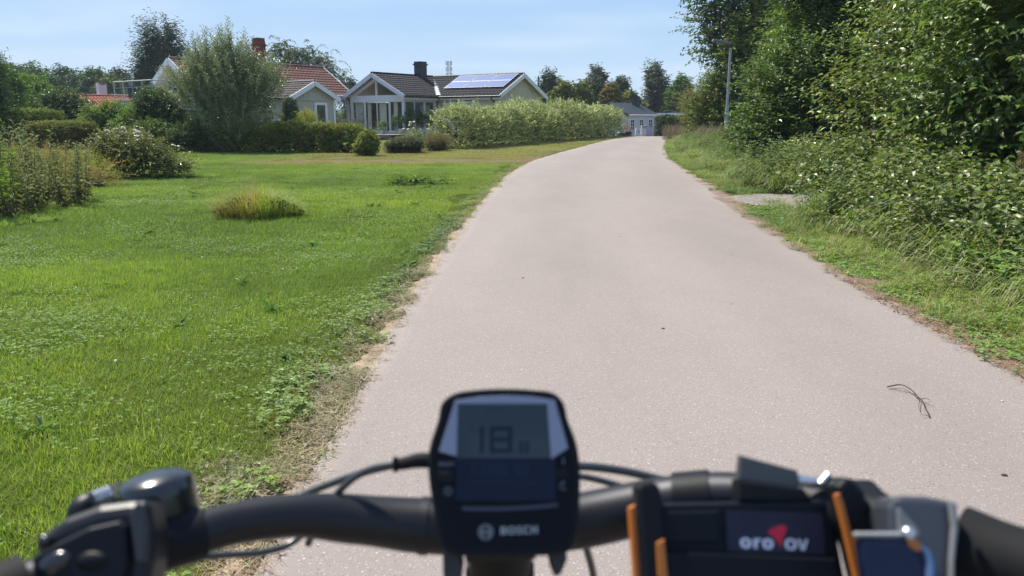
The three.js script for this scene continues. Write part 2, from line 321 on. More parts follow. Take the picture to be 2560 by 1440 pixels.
{
  const pairs = [];
  for (let z = 8; z > -64.2; z -= z > -14 ? 0.07 : 0.3) pairs.push([[roadL(z), z], [roadR(z), z]]);
  for (const q of [[[10.42, -64.3], [13.05, -64.3]], [[12.4, -67.6], [15.3, -66.2]], [[15.4, -70.6], [18, -68.2]], [[20, -73.6], [21.8, -70.2]], [[32, -77.5], [33, -73.8]]]) pairs.push(q);
  const wob = (x, z, s) => (0.035 * n2(z * 0.9, s * 7 + 3) + 0.02 * n2(z * 3.7, s * 9) + 0.012 * n2(z * 11, s * 5));
  const g = ribbon(pairs, 0.014, 24, wob, (x, z, f) => {
    const e = Math.min(f, 1 - f), v = 0.95 + 0.05 * n2(x * 0.5, z * 0.13) + 0.03 * n2(x * 2.2, z * 0.5) + 0.02 * n2(x * 5, z * 2.5) + 0.05 * Math.sin(f * 14) * (0.6 + 0.4 * n2(z * 0.1, 4)) + 0.10 * (1 - sstep(e, 0, 0.05));
    return [v * 1.0, v * 0.99, v * 0.978];
  });
  struct('road', g, asphalt, 'pale pinkish grey asphalt cycle road curving right');
  // dry soil and straw along both edges
  const soilTex = (() => { const R = rand(41); return canvas(512, 512, (k, w) => { k.fillStyle = 'rgb(148,130,108)'; k.fillRect(0, 0, w, w); for (let i = 0; i < 9000; i++) { const v = 80 + R() * 130, x = R() * w, y = R() * w, a = R() * 6.28, s = 2 + R() * 9; k.strokeStyle = `rgba(${v + 14},${v},${v * 0.83},0.8)`; k.lineWidth = 1 + R() * 2; k.beginPath(); k.moveTo(x, y); k.lineTo(x + Math.cos(a) * s, y + Math.sin(a) * s); k.stroke(); } }); })();
  const soil = std([1, 1, 1], 0.95, 0, { map: soilTex, bumpMap: soilTex, bumpScale: 0.006, vertexColors: true });
  const strips = [];
  for (const s of [0, 1]) {
    const pr = [];
    for (let z = 6; z > -58; z -= z > -14 ? 0.06 : 0.3) {
      const w = s ? 0.05 + 0.09 * Math.max(0, n2(z * 0.7, 3) + 0.5) + 0.06 * n2(z * 4, 8) : 0.035 + 0.06 * Math.max(0, n2(z * 0.8, 13) + 0.3) + 0.04 * n2(z * 4, 18);
      const x0 = s ? roadR(z) : roadL(z), o = Math.max(0.04, w);
      pr.push(s ? [[x0 - 0.15, z], [x0 + o, z]] : [[x0 - o, z], [x0 + 0.15, z]]);
    }
    strips.push(ribbon(pr, 0.007, 3, () => 0, (x, z) => { const v = 0.82 + 0.22 * n2(x * 3, z * 3) + 0.12 * n2(x * 11, z * 11); return s ? [v, v * 0.92, v * 0.84] : [v, v, v]; }, 0.06));
  }
  struct('soil_edge', strips, soil, 'bare dry soil along both road edges');
  // gravel path leaving the road on the right
  const gv = (() => { const R = rand(51); return canvas(512, 512, (k, w) => { k.fillStyle = 'rgb(104,98,92)'; k.fillRect(0, 0, w, w); for (let i = 0; i < 6000; i++) { const v = 60 + R() * 110; k.fillStyle = `rgb(${v + 4},${v},${v - 6})`; k.beginPath(); k.ellipse(R() * w, R() * w, 2 + R() * 5, 2 + R() * 4, R() * 3, 0, 6.29); k.fill(); } }); })();
  const gm = std([1, 1, 1], 0.95, 0, { map: gv, bumpMap: gv, bumpScale: 0.015, vertexColors: true });
  const pp = []; for (let x = 3.6; x < 12; x += 0.2) pp.push([[x, -13.9 - 0.55 * sstep(x, 3.6, 4.4) + 0.12 * n2(x, 2) - 0.05 * (x - 4)], [x, -13.1 + 0.55 * sstep(x, 3.6, 4.4) + 0.15 * n2(x, 7) - 0.05 * (x - 4)]]);
  const g3 = ribbon(pp, 0.0, 6, () => 0, (x, z) => { const v = 1 + 0.12 * n2(x * 2, z * 2); return [v, v * 0.98, v * 0.95]; });
  const q = g3.attributes.position; for (let i = 0; i < q.count; i++) q.setY(i, q.getY(i) + hgt(q.getX(i), q.getZ(i)) + 0.02); g3.computeVertexNormals();
  struct('gravel_path', g3, gm, 'grey gravel path leaving the road between bushes');
}

// ---------------------------------------------------------------- grass (nobody could count it)
function inView(x, z, m = 2.5) { return z < -1.0 && Math.abs(x) < -z * 0.70 + m; }
function scatter(name, label, category, geos, mat, spots) {   // spots: [x, y, z, yaw, scale, [r, g, b], variant]
  const groups = geos.map(() => []);
  spots.forEach((s) => groups[s[6] % geos.length].push(s));
  const out = [];
  groups.forEach((list, v) => {
    if (!list.length) return;
    const im = new THREE.InstancedMesh(geos[v], mat, list.length), m = new THREE.Matrix4(), q = new THREE.Quaternion();
    list.forEach((s, i) => { q.setFromEuler(new THREE.Euler(s[7] ?? 0, s[3], s[8] ?? 0)); im.setMatrixAt(i, m.compose(V(s[0], s[1], s[2]), q, V(s[4], s[4] * (s[9] ?? 1), s[4]))); im.setColorAt(i, rgb(...s[5])); });
    im.castShadow = im.receiveShadow = true; out.push(im);
  });
  const top = out[0]; top.name = numbered(name); scene.add(top); tag(top, label, category, null, 'stuff');
  out.slice(1).forEach((im) => { im.name = name + '_patch'; im.userData.kind = 'stuff'; top.add(im); });
  return top;
}
const GP = [[0.22, 0.34, 0.02], [0.25, 0.36, 0.024], [0.18, 0.295, 0.022], [0.3, 0.37, 0.045], [0.205, 0.33, 0.018]];
function turf(seed, n, size, h0, h1, wid, o = {}) {
  const R = rand(seed), L = new Leaves();
  for (let i = 0; i < n; i++) {
    const x = (R() - 0.5) * size, z = (R() - 0.5) * size, c = R() < (o.straw ?? 0.02) ? [0.42, 0.36, 0.2] : pick(R, o.pal ?? GP);
    L.blade(x, -0.005, z, R() * 6.28, (o.lean ?? 0.15) + R() * (o.leanR ?? 0.9), lerp(h0, h1, R()), wid * (0.7 + 0.6 * R()), ...c, o.segs ?? 2, o.curl ?? 0.9);
  }
  for (let i = 0; i < (o.clover ?? 0); i++) {   // clover and plantain leaflets
    const x = (R() - 0.5) * size, z = (R() - 0.5) * size, y = 0.02 + R() * (o.cloverH ?? 0.04), a = R() * 6.28, c = pick(R, o.cpal ?? [[0.15, 0.28, 0.02], [0.17, 0.3, 0.022], [0.12, 0.23, 0.022]]);
    for (let k = 0; k < 3; k++) { const b = a + k * 2.09; L.leaf(x, y, z, Math.cos(b) * 0.95, 0.15 * (R() - 0.2), Math.sin(b) * 0.95, (R() - 0.5) * 0.5, 0.9, (R() - 0.5) * 0.5, (o.cl ?? 0.016) * (0.7 + R() * 0.7), (o.cl ?? 0.016) * 0.8, ...c, 0.15, 0.1); }
  }
  return L.build();
}
{
  const R = rand(61);
  const tint = (x, z) => {
    const a = n2(x * 0.12 + 3, z * 0.12), b = n2(x * 0.5, z * 0.5 + 20), e = 1 - sstep(roadL(z) - x, 0.1, 1.1), d = dry(x, z), v = 0.97 + 0.17 * a + 0.2 * b + 0.1 * n2(x * 1.7, z * 1.7 + 9) + 0.1 * (R() - 0.5);
    let c = [v * (0.99 + 0.08 * a + 0.03 * b), v, v * (1.1 - 0.15 * a)];
    c = c.map((q, i) => q * lerp(1, [1.0, 0.9, 1.05][i], e)); return c.map((q, i) => lerp(q, [1.75, 0.88, 3.8][i], Math.min(1, d * 1.2)));
  };
  const fine = [turf(101, 900, 0.46, 0.02, 0.05, 0.0027), turf(102, 800, 0.46, 0.02, 0.055, 0.0028, { clover: 40, cl: 0.013, cloverH: 0.03 }), turf(103, 700, 0.46, 0.02, 0.05, 0.0027, { clover: 90, cl: 0.014, cloverH: 0.03 }), turf(104, 900, 0.46, 0.025, 0.07, 0.0027, { leanR: 0.8 })];
  const mid = [turf(111, 2000, 0.95, 0.022, 0.055, 0.0048), turf(112, 1700, 0.95, 0.022, 0.055, 0.0048, { clover: 160, cl: 0.018, cloverH: 0.03 }), turf(113, 1900, 0.95, 0.03, 0.07, 0.0046)];
  const far = [turf(121, 2200, 1.9, 0.03, 0.07, 0.011), turf(122, 2200, 1.9, 0.025, 0.06, 0.011)];
  const sets = [[fine, 0.34, -0.9, -9, []], [mid, 0.68, -9, -29, []], [far, 1.25, -29, -64, []]];
  for (const [geos, step, z0, z1, spots] of sets) for (let z = z0; z > z1; z -= step) for (let x = -26; x < roadL(z); x += step) {
    const X = x + (R() - 0.5) * step * 0.35, Z = z + (R() - 0.5) * step * 0.35, half = step * 0.62;
    if (!inView(X, Z) || X > roadL(Z) - half - 0.03 * R() + 0.02 - sstep(Z, -6, -3) * (0.02 + 0.06 * n2(Z * 1.5, 33))) continue;
    const d = dry(X, Z); if (R() < (d - 0.5) * 2.6) continue;
    let v = Math.floor(R() * geos.length); const lush = n2(X * 0.4 + 40, Z * 0.4); if (lush > 0.45) v = geos.length - 1; else if (lush < -0.45) v = Math.min(2, geos.length - 1) - (geos.length === 2 ? 1 : 0);
    spots.push([X, hgt(X, Z), Z, R() * 6.28, 0.9 + 0.25 * R(), tint(X, Z), v, 0, 0, 0.8 + 0.4 * R() + 0.2 * Math.max(0, lush)]);
  }
  // ragged margin next to the asphalt: single small tufts
  const tuft = [turf(131, 46, 0.12, 0.02, 0.06, 0.0035, { clover: 2, straw: 0.15 }), turf(132, 26, 0.14, 0.02, 0.05, 0.0035, { clover: 8, cl: 0.022, straw: 0.15 }), turf(133, 30, 0.1, 0.03, 0.08, 0.0035, { straw: 0.25 })], ms = [];
  for (let i = 0; i < 4200; i++) {
    const z = -1.2 - 30 * R() ** 1.7, o = 0.02 + 0.3 * R() ** 0.8, x = roadL(z) - o * (1 + 0.25 * sstep(z, -6, -3)); if (n2(x * 2.5, z * 1.3) + o * 1.6 < 0.62 + 0.3 * R() - 0.25 * sstep(-z, 5, 9)) continue;
    ms.push([x, 0.006, z, R() * 6.28, 0.8 + 0.5 * R(), tint(x, z), Math.floor(R() * 3)]);
  }
  scatter('lawn_grass', 'mown green lawn grass left of the road', 'grass', [...fine, ...mid, ...far, ...tuft], M.grass,
    [...sets[0][4], ...sets[1][4].map((s) => (s[6] += 4, s)), ...sets[2][4].map((s) => (s[6] += 7, s)), ...ms.map((s) => (s[6] += 9, s))]);

  // right verge: knee-high grass, lower towards the asphalt
  const VP = [[0.17, 0.26, 0.018], [0.23, 0.31, 0.022], [0.11, 0.19, 0.022], [0.3, 0.32, 0.06], [0.14, 0.23, 0.026]];
  const tall = [turf(141, 230, 0.42, 0.3, 0.75, 0.011, { segs: 4, curl: 1.5, lean: 0.1, leanR: 0.6, pal: VP, straw: 0.07 }), turf(142, 190, 0.42, 0.25, 0.65, 0.012, { segs: 4, curl: 1.7, lean: 0.1, leanR: 0.7, pal: VP, clover: 40, cl: 0.06, cloverH: 0.34, straw: 0.08 }), turf(143, 230, 0.42, 0.15, 0.38, 0.007, { segs: 3, curl: 1.2, lean: 0.2, leanR: 0.9, pal: VP, clover: 40, cl: 0.035, cloverH: 0.15, straw: 0.15 })];
  const low = [turf(151, 120, 0.3, 0.05, 0.16, 0.005, { segs: 3, pal: VP, straw: 0.15, clover: 25, cl: 0.025 }), turf(152, 60, 0.26, 0.04, 0.1, 0.005, { pal: VP, clover: 60, cl: 0.028, straw: 0.25 })];
  const nettle = (seed, pal) => { const q = rand(seed), L = new Leaves(); for (let i = 0; i < 7; i++) { const bx = (q() - 0.5) * 0.4, bz = (q() - 0.5) * 0.4, h = 0.4 + 0.4 * q(), lx = (q() - 0.5) * 0.25, lz = (q() - 0.5) * 0.25, c = pick(q, pal); L.blade(bx, 0, bz, q() * 6, 0.1, h, 0.006, c[0] * 0.8, c[1] * 0.7, c[2], 2, 0.1); for (let k = 0; k < 13; k++) { const f = 0.15 + 0.85 * k / 13; for (const sd of [0, PI]) { const a = k * 1.57 + sd + i, e = 0.15 - 0.5 * q() + 0.5 * f, s = (0.1 - 0.045 * f) * (0.7 + 0.6 * q()), j = 0.75 + 0.5 * q(); L.leaf6(bx + lx * f * f, h * f, bz + lz * f * f, Math.cos(a) * Math.cos(e), Math.sin(e), Math.sin(a) * Math.cos(e), (q() - 0.5) * 0.5 - Math.cos(a) * 0.3, 1, (q() - 0.5) * 0.5 - Math.sin(a) * 0.3, s, s * 0.55, c[0] * j, c[1] * j, c[2] * j, 0.2, 0.3); } } } return L.build(); };
  const net = [nettle(161, [[0.13, 0.2, 0.03], [0.1, 0.16, 0.028]]), nettle(162, [[0.17, 0.22, 0.035], [0.12, 0.17, 0.04]])];
  const vs = [];
  const vt = (x, z) => { const a = n2(x * 0.3 + 11, z * 0.3), v = 1 + 0.22 * a + 0.2 * (R() - 0.5); return [v * (1 + 0.12 * a), v, v]; };
  for (let z = -1; z > -64; z -= z > -18 ? 0.16 : 0.3) for (let o = 0.02; o < 4.2; o += 0.22) {
    const Z = z + (R() - 0.5) * 0.2, O = o + (R() - 0.5) * 0.22, x = roadR(Z) + O; if (!inView(x, Z, 3)) continue;
    if (x > 3.7 && Z < -12.3 + 0.25 * n2(x * 2, 1) && Z > -14.75 + 0.25 * n2(x * 2, 5) && R() < 0.97) continue;     // gravel
    if (O < 0.10 && n2(Z * 1.2, 5) + R() * 0.4 < 0.2) continue;
    const wv = O + 0.3 * n2(Z * 0.6, 60);
    const nearGravel = Z < -10.4 && Z > -15.6 && x < 5.0;
    if (wv < 0.24 || nearGravel) { if (O < 0.02) continue; vs.push([x, hgt(x, Z), Z, R() * 6.28, 0.75 + 0.5 * R(), vt(x, Z), 3 + Math.floor(R() * 2)]); if (!nearGravel && R() < 0.4 * sstep(wv, 0.05, 0.24)) vs.push([x, hgt(x, Z), Z, R() * 6.28, 0.55 + 0.3 * R(), vt(x, Z), 2]); }
    else if (R() < 0.8) vs.push([x, hgt(x, Z), Z, R() * 6.28, lerp(0.5, 1.2, sstep(wv, 0.2, 1.4)) * (0.75 + 0.5 * R()) * (Z < -18 ? 0.8 : 1), vt(x, Z), wv < 0.8 ? 2 : R() < 0.4 * sstep(wv, 0.6, 1.4) ? 5 + Math.floor(R() * 2) : Math.floor(R() * 2.4)]);
  }
  scatter('verge_grass', 'long tangled grass and weeds along the right road edge', 'long grass', [...tall, ...low, ...net], M.grass, vs);

  // fallen leaves and straw
  const leafG = (seed, len, w) => { const L = new Leaves(), q = rand(seed); L.leaf(-len / 2, 0, 0, 1, 0.15, 0, 0, 1, 0.1, len, w, 1, 1, 1, 0.5, -0.3 + 0.6 * q()); L.leaf(len * 0.2, 0.002, len * 0.5, 0.6, 0.1, 0.8, 0.1, 1, 0, len * 0.8, w * 0.8, 0.9, 0.85, 0.8, 0.4, 0.3); return L.build(); };
  const straw = (() => { const L = new Leaves(), q = rand(9); for (let i = 0; i < 12; i++) { const a = q() * 6.28; L.blade((q() - 0.5) * 0.08, 0.003 + q() * 0.008, (q() - 0.5) * 0.08, a, 1.35 + q() * 0.3, 0.02 + 0.045 * q(), 0.0022, 1, 1, 1, 1, 0); } return L.build(); })();
  const ls = [], LP = [[0.38, 0.32, 0.2], [0.3, 0.26, 0.14], [0.5, 0.45, 0.31], [0.2, 0.16, 0.1], [0.2, 0.25, 0.07], [0.3, 0.33, 0.14]];
  for (let i = 0; i < 7000; i++) { const z = -1.4 - 5.6 * R() ** 1.5, o = R() ** 1.6 * (0.2 + 0.22 * sstep(z, -5.5, -2.5)), x = roadL(z) - o + 0.02; if (n2(x * 1.6, z * 1.6) < -0.25 + R() * 0.5) continue; ls.push([x, 0.016 + 0.045 * R() * Math.min(1, o * 3), z, R() * 6.28, 0.7 + 0.9 * R(), pick(R, LP), R() < 0.75 ? R() < 0.5 ? 0 : 1 : 2, (R() - 0.5) * 0.9, (R() - 0.5) * 0.9]); }
  for (let i = 0; i < 1800; i++) { const z = -1.4 - 24 * R() ** 1.4, x = roadL(z) - (R() - 0.25) * 0.22; ls.push([x, 0.018, z, R() * 6.28, 0.8 + 0.6 * R(), pick(R, [[0.46, 0.37, 0.25], [0.4, 0.29, 0.19], [0.32, 0.23, 0.15]]), 2]); }
  for (let i = 0; i < 3600; i++) { const z = -3 - 15 * R() ** 1.2, x = roadR(z) + (R() - 0.5) * 0.2 + 0.12 * Math.max(0, n2(z * 0.8, 70)) - 0.05 + 0.05 * R(); if (n2(z * 1.3, 80) < -0.5 + R() * 0.7) continue; ls.push([x, 0.018 + 0.012 * R(), z, R() * 6.28, 0.8 + 0.8 * R(), pick(R, [[0.42, 0.26, 0.16], [0.34, 0.19, 0.12], [0.46, 0.36, 0.25], [0.26, 0.17, 0.11]]), 2]); }
  for (let i = 0; i < 700; i++) { const z = -3.6 - 3.2 * R() ** 1.3, x = roadR(z) + (R() - 0.3) * 0.4; ls.push([x, 0.02, z, R() * 6.28, 0.8 + 1.1 * R(), pick(R, [[0.36, 0.24, 0.12], [0.2, 0.13, 0.07], [0.4, 0.33, 0.2]]), R() < 0.5 ? 0 : 1, (R() - 0.5), (R() - 0.5)]); }
  scatter('fallen_leaves', 'dry fallen leaves and straw scattered along the road edges', 'leaf litter', [leafG(1, 0.026, 0.014), leafG(2, 0.018, 0.012), straw], M.dull, ls);
  // grit on the asphalt
  const gr = []; for (let i = 0; i < 16; i++) { const z = -2 - 16 * R() ** 1.5, x = lerp(roadL(z), roadR(z), 0.03 + 0.94 * R()), d = R() < 0.7; gr.push([x, 0.016, z, R() * 6.28, (0.004 + 0.006 * R()), d ? [0.04, 0.035, 0.03] : [0.5, 0.47, 0.44], 0]); }
  scatter('road_grit', 'small dark bits of grit lying on the asphalt', 'grit', [new THREE.IcosahedronGeometry(1, 0).scale(1.4, 0.6, 1)], std([1, 1, 1], 0.9), gr);
  // broad low weeds in the lawn: clover heads, dandelion rosettes
  const ros = (seed) => { const q = rand(seed), L = new Leaves(); for (let i = 0; i < 14; i++) { const a = q() * 6.28, e = 0.25 + q() * 0.7; L.leaf(0, 0.01, 0, Math.cos(a) * Math.cos(e), Math.sin(e), Math.sin(a) * Math.cos(e), -Math.cos(a) * Math.sin(e), Math.cos(e), -Math.sin(a) * Math.sin(e), 0.08 + 0.09 * q(), 0.028, ...pick(q, [[0.12, 0.24, 0.03], [0.09, 0.2, 0.03], [0.16, 0.28, 0.04]]), 0.35, 0.35); } return L.build(); };
  const wd = []; for (let i = 0; i < 80; i++) { const z = -3.2 - 13 * R() ** 1.2, x = roadL(z) - 0.15 - R() ** 1.3 * 7; if (!inView(x, z, 1) || n2(x * 0.5 + 9, z * 0.5) < -0.1) continue; wd.push([x, hgt(x, z), z, R() * 6.28, 0.45 + 0.4 * R(), tint(x, z), Math.floor(R() * 3)]); }
  scatter('lawn_weeds', 'broad-leaved weeds growing in the lawn', 'weeds', [ros(1), ros(2), ros(3)], M.grass, wd);
  const cl = []; for (let i = 0; i < 32; i++) { const z = -2.5 - 14 * R(), x = roadL(z) - 0.4 - R() * 6; if (inView(x, z, 0)) cl.push([x, 0.07 + 0.04 * R(), z, 0, 0.006 + 0.003 * R(), [0.7, 0.66, 0.62], 0]); }
  scatter('clover_flowers', 'tiny white clover flowers dotted in the lawn', 'clover', [new THREE.IcosahedronGeometry(1, 1)], std([1, 1, 1], 0.9), cl);
}

// ---------------------------------------------------------------- houses
const houses = [];
// roof slope of overlapping tiles: u along the ridge, v down the slope. range(v) gives [u0, u1]
function tiles(range, depth, pal, seed, tw = 0.3, dv = 0.34) {
  const R = rand(seed), p = [], c = [], idx = [], prof = [[0, 0.0], [0.22, 0.038], [0.5, 0.05], [0.78, 0.03]];
  const rows = Math.ceil(depth / dv);
  const hAt = (u) => { const f = ((u / tw) % 1 + 1) % 1; for (let i = 0; i < 4; i++) { const a = prof[i], b = i < 3 ? prof[i + 1] : [1, 0]; if (f <= b[0]) return lerp(a[1], b[1], (f - a[0]) / (b[0] - a[0])); } return 0; };
  for (let r = 0; r < rows; r++) {
    const v0 = r * dv, v1 = Math.min(depth, v0 + dv), [u0, u1] = range((v0 + v1) / 2); if (u1 - u0 < 0.05) continue;
    const us = [u0]; for (let k = Math.floor(u0 / tw); k * tw < u1; k++) for (const q of prof) { const u = (k + q[0]) * tw; if (u > u0 + 0.01 && u < u1 - 0.01) us.push(u); } us.push(u1);
    for (let i = 0; i < us.length - 1; i++) {
      const a = us[i], b = us[i + 1], ha = hAt(a), hb = i === us.length - 2 ? hAt(b - 1e-4) : hAt(b), k = p.length / 3, t = Math.floor((a + b) / 2 / tw);
      const q = 0.86 + 0.28 * (Math.abs(Math.sin(t * 127.1 + r * 311.7) * 43758.5) % 1), col = pal.map((x) => x * q);
      p.push(a, ha, v0, b, hb, v0, b, hb + 0.045, v1, a, ha + 0.045, v1, b, hb - 0.0, v1, a, ha - 0.0, v1);
      for (let j = 0; j < 6; j++) c.push(...col);
      idx.push(k, k + 3, k + 2, k, k + 2, k + 1, k + 3, k + 5, k + 4, k + 3, k + 4, k + 2);
    }
  }
  const g = new THREE.BufferGeometry(); g.setAttribute('position', new THREE.Float32BufferAttribute(p, 3)); g.setAttribute('color', new THREE.Float32BufferAttribute(c, 3)); g.setIndex(idx); return g;
}
const tileMat = (rough = 0.6) => phys([1, 1, 1], rough, 0, { vertexColors: true, side: THREE.DoubleSide, specularIntensity: 0.4 });
const redTile = tileMat(0.85), darkTile = tileMat(0.8);
// turn a slope built flat (ridge on z = 0, falling to +z) into place: pitched, turned about y, lifted to the ridge
const place = (g, pitch, turn, x, y, z) => { g.rotateX(pitch); if (turn) g.rotateY(turn); return g.translate(x, y, z); };
function ridgeCaps(len, n) { const o = []; for (let i = 0; i < n; i++) { const g = new THREE.CylinderGeometry(0.1, 0.115, len / n + 0.02, 8, 1, false, 0, PI); g.rotateZ(-PI / 2); g.rotateX(-PI / 2); o.push(g.translate((i + 0.5) * len / n, 0.0, 0)); } return o; }
// upright boards with battens: polygon in x-y of the wall plane, wall faces +z
function clad(pts, step = 0.16, th = 0.1) {
  const out = [extr(pts, th).translate(0, 0, -th)], xs = pts.map((p) => p[0]), x0 = Math.min(...xs), x1 = Math.max(...xs);
  for (let x = x0 + step / 2; x < x1; x += step) {
    const ys = []; for (let i = 0; i < pts.length; i++) { const a = pts[i], b = pts[(i + 1) % pts.length]; if ((a[0] - x) * (b[0] - x) < 0) ys.push(a[1] + (b[1] - a[1]) * (x - a[0]) / (b[0] - a[0])); }
    ys.sort((a, b) => a - b);
    for (let k = 0; k + 1 < ys.length; k += 2) if (ys[k + 1] - ys[k] > 0.06) out.push(box(0.05, ys[k + 1] - ys[k] - 0.01, 0.026, x, (ys[k] + ys[k + 1]) / 2, 0.012));
  }
  return out;
}
const turnAll = (list, ry, x, y, z) => list.map((g) => { if (ry) g.rotateY(ry); return g.translate(x, y, z); });
// a framed window or glazed door facing +z, standing on y = 0, as part > frame/pane/muntin
function win(parent, name, w, h, pos, ry, o = {}) {
  const f = o.f ?? 0.07, d = 0.09, g = new THREE.Group(); g.name = name; g.position.set(...pos); g.rotation.y = ry; parent.add(g);
  mesh('frame', [box(w, f, d, 0, f / 2, 0), box(w, f, d, 0, h - f / 2, 0), box(f, h - 2 * f, d, -w / 2 + f / 2, h / 2, 0), box(f, h - 2 * f, d, w / 2 - f / 2, h / 2, 0)], o.mat ?? M.white, g);
  const pb = o.panel ?? 0;
  mesh('pane', box(w - 2 * f, h - 2 * f - pb, 0.012, 0, (h + pb) / 2, -0.01), o.pane ?? M.darkpane, g);
  if (pb) mesh('panel', box(w - 2 * f, pb - 0.01, 0.04, 0, f + pb / 2, 0), o.mat ?? M.white, g);
  const mu = []; for (let i = 1; i < (o.nx ?? 1); i++) mu.push(box(0.03, h - 2 * f - pb, 0.03, -w / 2 + f + (w - 2 * f) * i / o.nx, (h + pb) / 2, 0.015)); for (let i = 1; i < (o.ny ?? 1); i++) mu.push(box(w - 2 * f, 0.03, 0.031, 0, f + pb + (h - 2 * f - pb) * i / o.ny, 0.016));
  if (mu.length) mesh('muntin', mu, o.mat ?? M.white, g);
  return g;
}
M.darkpane = phys([0.035, 0.045, 0.055], 0.04, 0, { ior: 1.55, clearcoat: 1, clearcoatRoughness: 0.03 });
const curtainMat = std([0.62, 0.58, 0.5], 0.9);
function downpipe(x, y0, y1, z, out = 0.12) { return hose([V(x, y1, z + out), V(x, y1 - 0.12, z + out * 0.9), V(x, y1 - 0.35, z + 0.05), V(x, y1 - 0.6, z + 0.04), V(x, y0 + 0.2, z + 0.04), V(x, y0, z + 0.1)], 0.045, 40, 8); }

// --- the house with the dark roof, glazed garden room and solar panels
const HB = { a: 35 * PI / 180, apex: at(938, 187, 55) };
{
  const a = HB.a, L1 = 6.1, R0 = HB.apex.y, ox = HB.apex.x + Math.sin(a) * L1, oz = HB.apex.z - Math.cos(a) * L1;
  HB.pos = [ox, 0, oz]; HB.turn = -a; HB.L1 = L1; HB.ridge = R0;
  const h = HB.thing = thing('house', 'single-storey house with dark tiled roof, glazed garden room and solar panels', 'house', HB.pos, HB.turn);
  const EO = 2.95, WH = 2.55, slope = 0.505, pit = Math.atan(slope), SL = EO / Math.cos(pit), eave = R0 - EO * slope, FL = 0.42, L2 = 8.25, wt = R0 - WH * slope;
  HB.world = (x, y, z) => V(x, y, z).applyAxisAngle(V(0, 1, 0), HB.turn).add(V(...HB.pos));
  const dk = [0.03, 0.029, 0.034];
  // roof slopes
  const fr = L1 + 0.35;
  const roof = mesh('roof', [
    place(tiles((v) => [-fr, -v * Math.cos(pit)], SL, dk, 1), pit, PI / 2, 0, R0 + 0.06, 0),
    place(tiles((v) => [v * Math.cos(pit), L2], SL, dk, 2), pit, 0, 0, R0 + 0.06, 0),
    place(tiles((v) => [-v * Math.cos(pit), fr], SL, dk, 3), pit, -PI / 2, 0, R0 + 0.06, 0),
    place(tiles((v) => [-L2, v * Math.cos(pit)], SL, dk, 4), pit, PI, 0, R0 + 0.06, 0),
  ], darkTile, h);
  roof.userData.label = 'dark grey tiled roof';
  mesh('ridge_cap', [...ridgeCaps(L2, 26).map((g) => g.translate(0, R0 + 0.1, 0)), ...ridgeCaps(fr, 20).map((g) => g.rotateY(-PI / 2).translate(0, R0 + 0.1, 0))], std([0.045, 0.044, 0.047], 0.6), roof);
  mesh('valley_flashing', beam(V(0.12, R0 + 0.03, 0.12), V(EO, eave + 0.17, EO), 0.34, 0.02), std([0.72, 0.73, 0.75], 0.5), roof);
  // roof underside so that daylight does not show through
  const under = (pts) => { const g = new THREE.BufferGeometry(); g.setAttribute('position', new THREE.Float32BufferAttribute(pts.flat(), 3)); g.setIndex(pts.length === 4 ? [0, 1, 2, 0, 2, 3] : [0, 1, 2]); g.computeVertexNormals(); return g; };
  mesh('soffit', [under([[0, R0, 0], [0, R0, fr], [EO, eave, fr], [EO, eave, EO]]), under([[0, R0, 0], [EO, eave, EO], [L2, eave, EO], [L2, R0, 0]]), under([[0, R0, 0], [-EO, eave, -EO], [-EO, eave, fr], [0, R0, fr]]), under([[0, R0, 0], [L2, R0, 0], [L2, eave, -EO], [-EO, eave, -EO]])], std([0.6, 0.6, 0.58], 0.8, 0, { side: THREE.DoubleSide }), roof);
  // barge boards, fascias
  const bb = (s) => beam(V(0, R0 - 0.02, 0), V(s * EO, eave - 0.02, 0), 0.05, 0.27);
  mesh('barge_board', [bb(1).translate(0, 0, fr + 0.02), bb(-1).translate(0, 0, fr + 0.02)], M.whiteB, h);
  mesh('barge_board', [bb(1).rotateY(PI / 2).translate(L2 + 0.02, 0, 0), bb(-1).rotateY(PI / 2).translate(L2 + 0.02, 0, 0)], M.whiteB, h);
  mesh('fascia', [box(L2 - EO, 0.2, 0.04, (L2 + EO) / 2, eave - 0.09, EO - 0.07), box(0.04, 0.2, fr - EO, EO - 0.07, eave - 0.09, (fr + EO) / 2)], M.whiteB, h);
  mesh('gutter', [bar(V(EO, eave + 0.01, EO + 0.05), V(L2 + 0.1, eave + 0.01, EO + 0.05), 0.07), bar(V(EO + 0.05, eave + 0.01, EO + 0.05), V(EO + 0.05, eave + 0.01, fr), 0.07), bar(V(-EO - 0.05, eave + 0.01, -1), V(-EO - 0.05, eave + 0.01, fr), 0.07)], M.black, h);
  mesh('downpipe', [downpipe(L2 - 0.7, 0.2, eave, WH + 0.03, 0.4)], M.black, h);
  mesh('downpipe', [downpipe(0, 0.2, eave, 0, 0.38).rotateY(-PI / 2).translate(-WH - 0.03, 0, L1 - 0.15)], M.black, h);
  // walls of the right wing
  mesh('wall', [...turnAll(clad([[EO - 0.4, FL], [L2 - 0.35, FL], [L2 - 0.35, wt - 0.1], [EO - 0.4, wt - 0.1]], 0.16), 0, 0, 0, WH), ...turnAll(clad([[-WH, 0.2], [WH, 0.2], [WH, wt - 0.1], [0, R0 - 0.12], [-WH, wt - 0.1]], 0.16), PI / 2, L2 - 0.35, 0, 0),
    ...turnAll(clad([[-L2 + 0.4, 0.2], [WH, 0.2], [WH, wt - 0.1], [-L2 + 0.4, wt - 0.1]], 0.3), PI, 0, 0, -WH), ...turnAll(clad([[-WH, FL], [2.0, FL], [2.0, wt - 0.1], [-WH, wt - 0.1]], 0.3), -PI / 2, -WH, 0, 0)], M.cream, h, 'pale cream boarded wall');
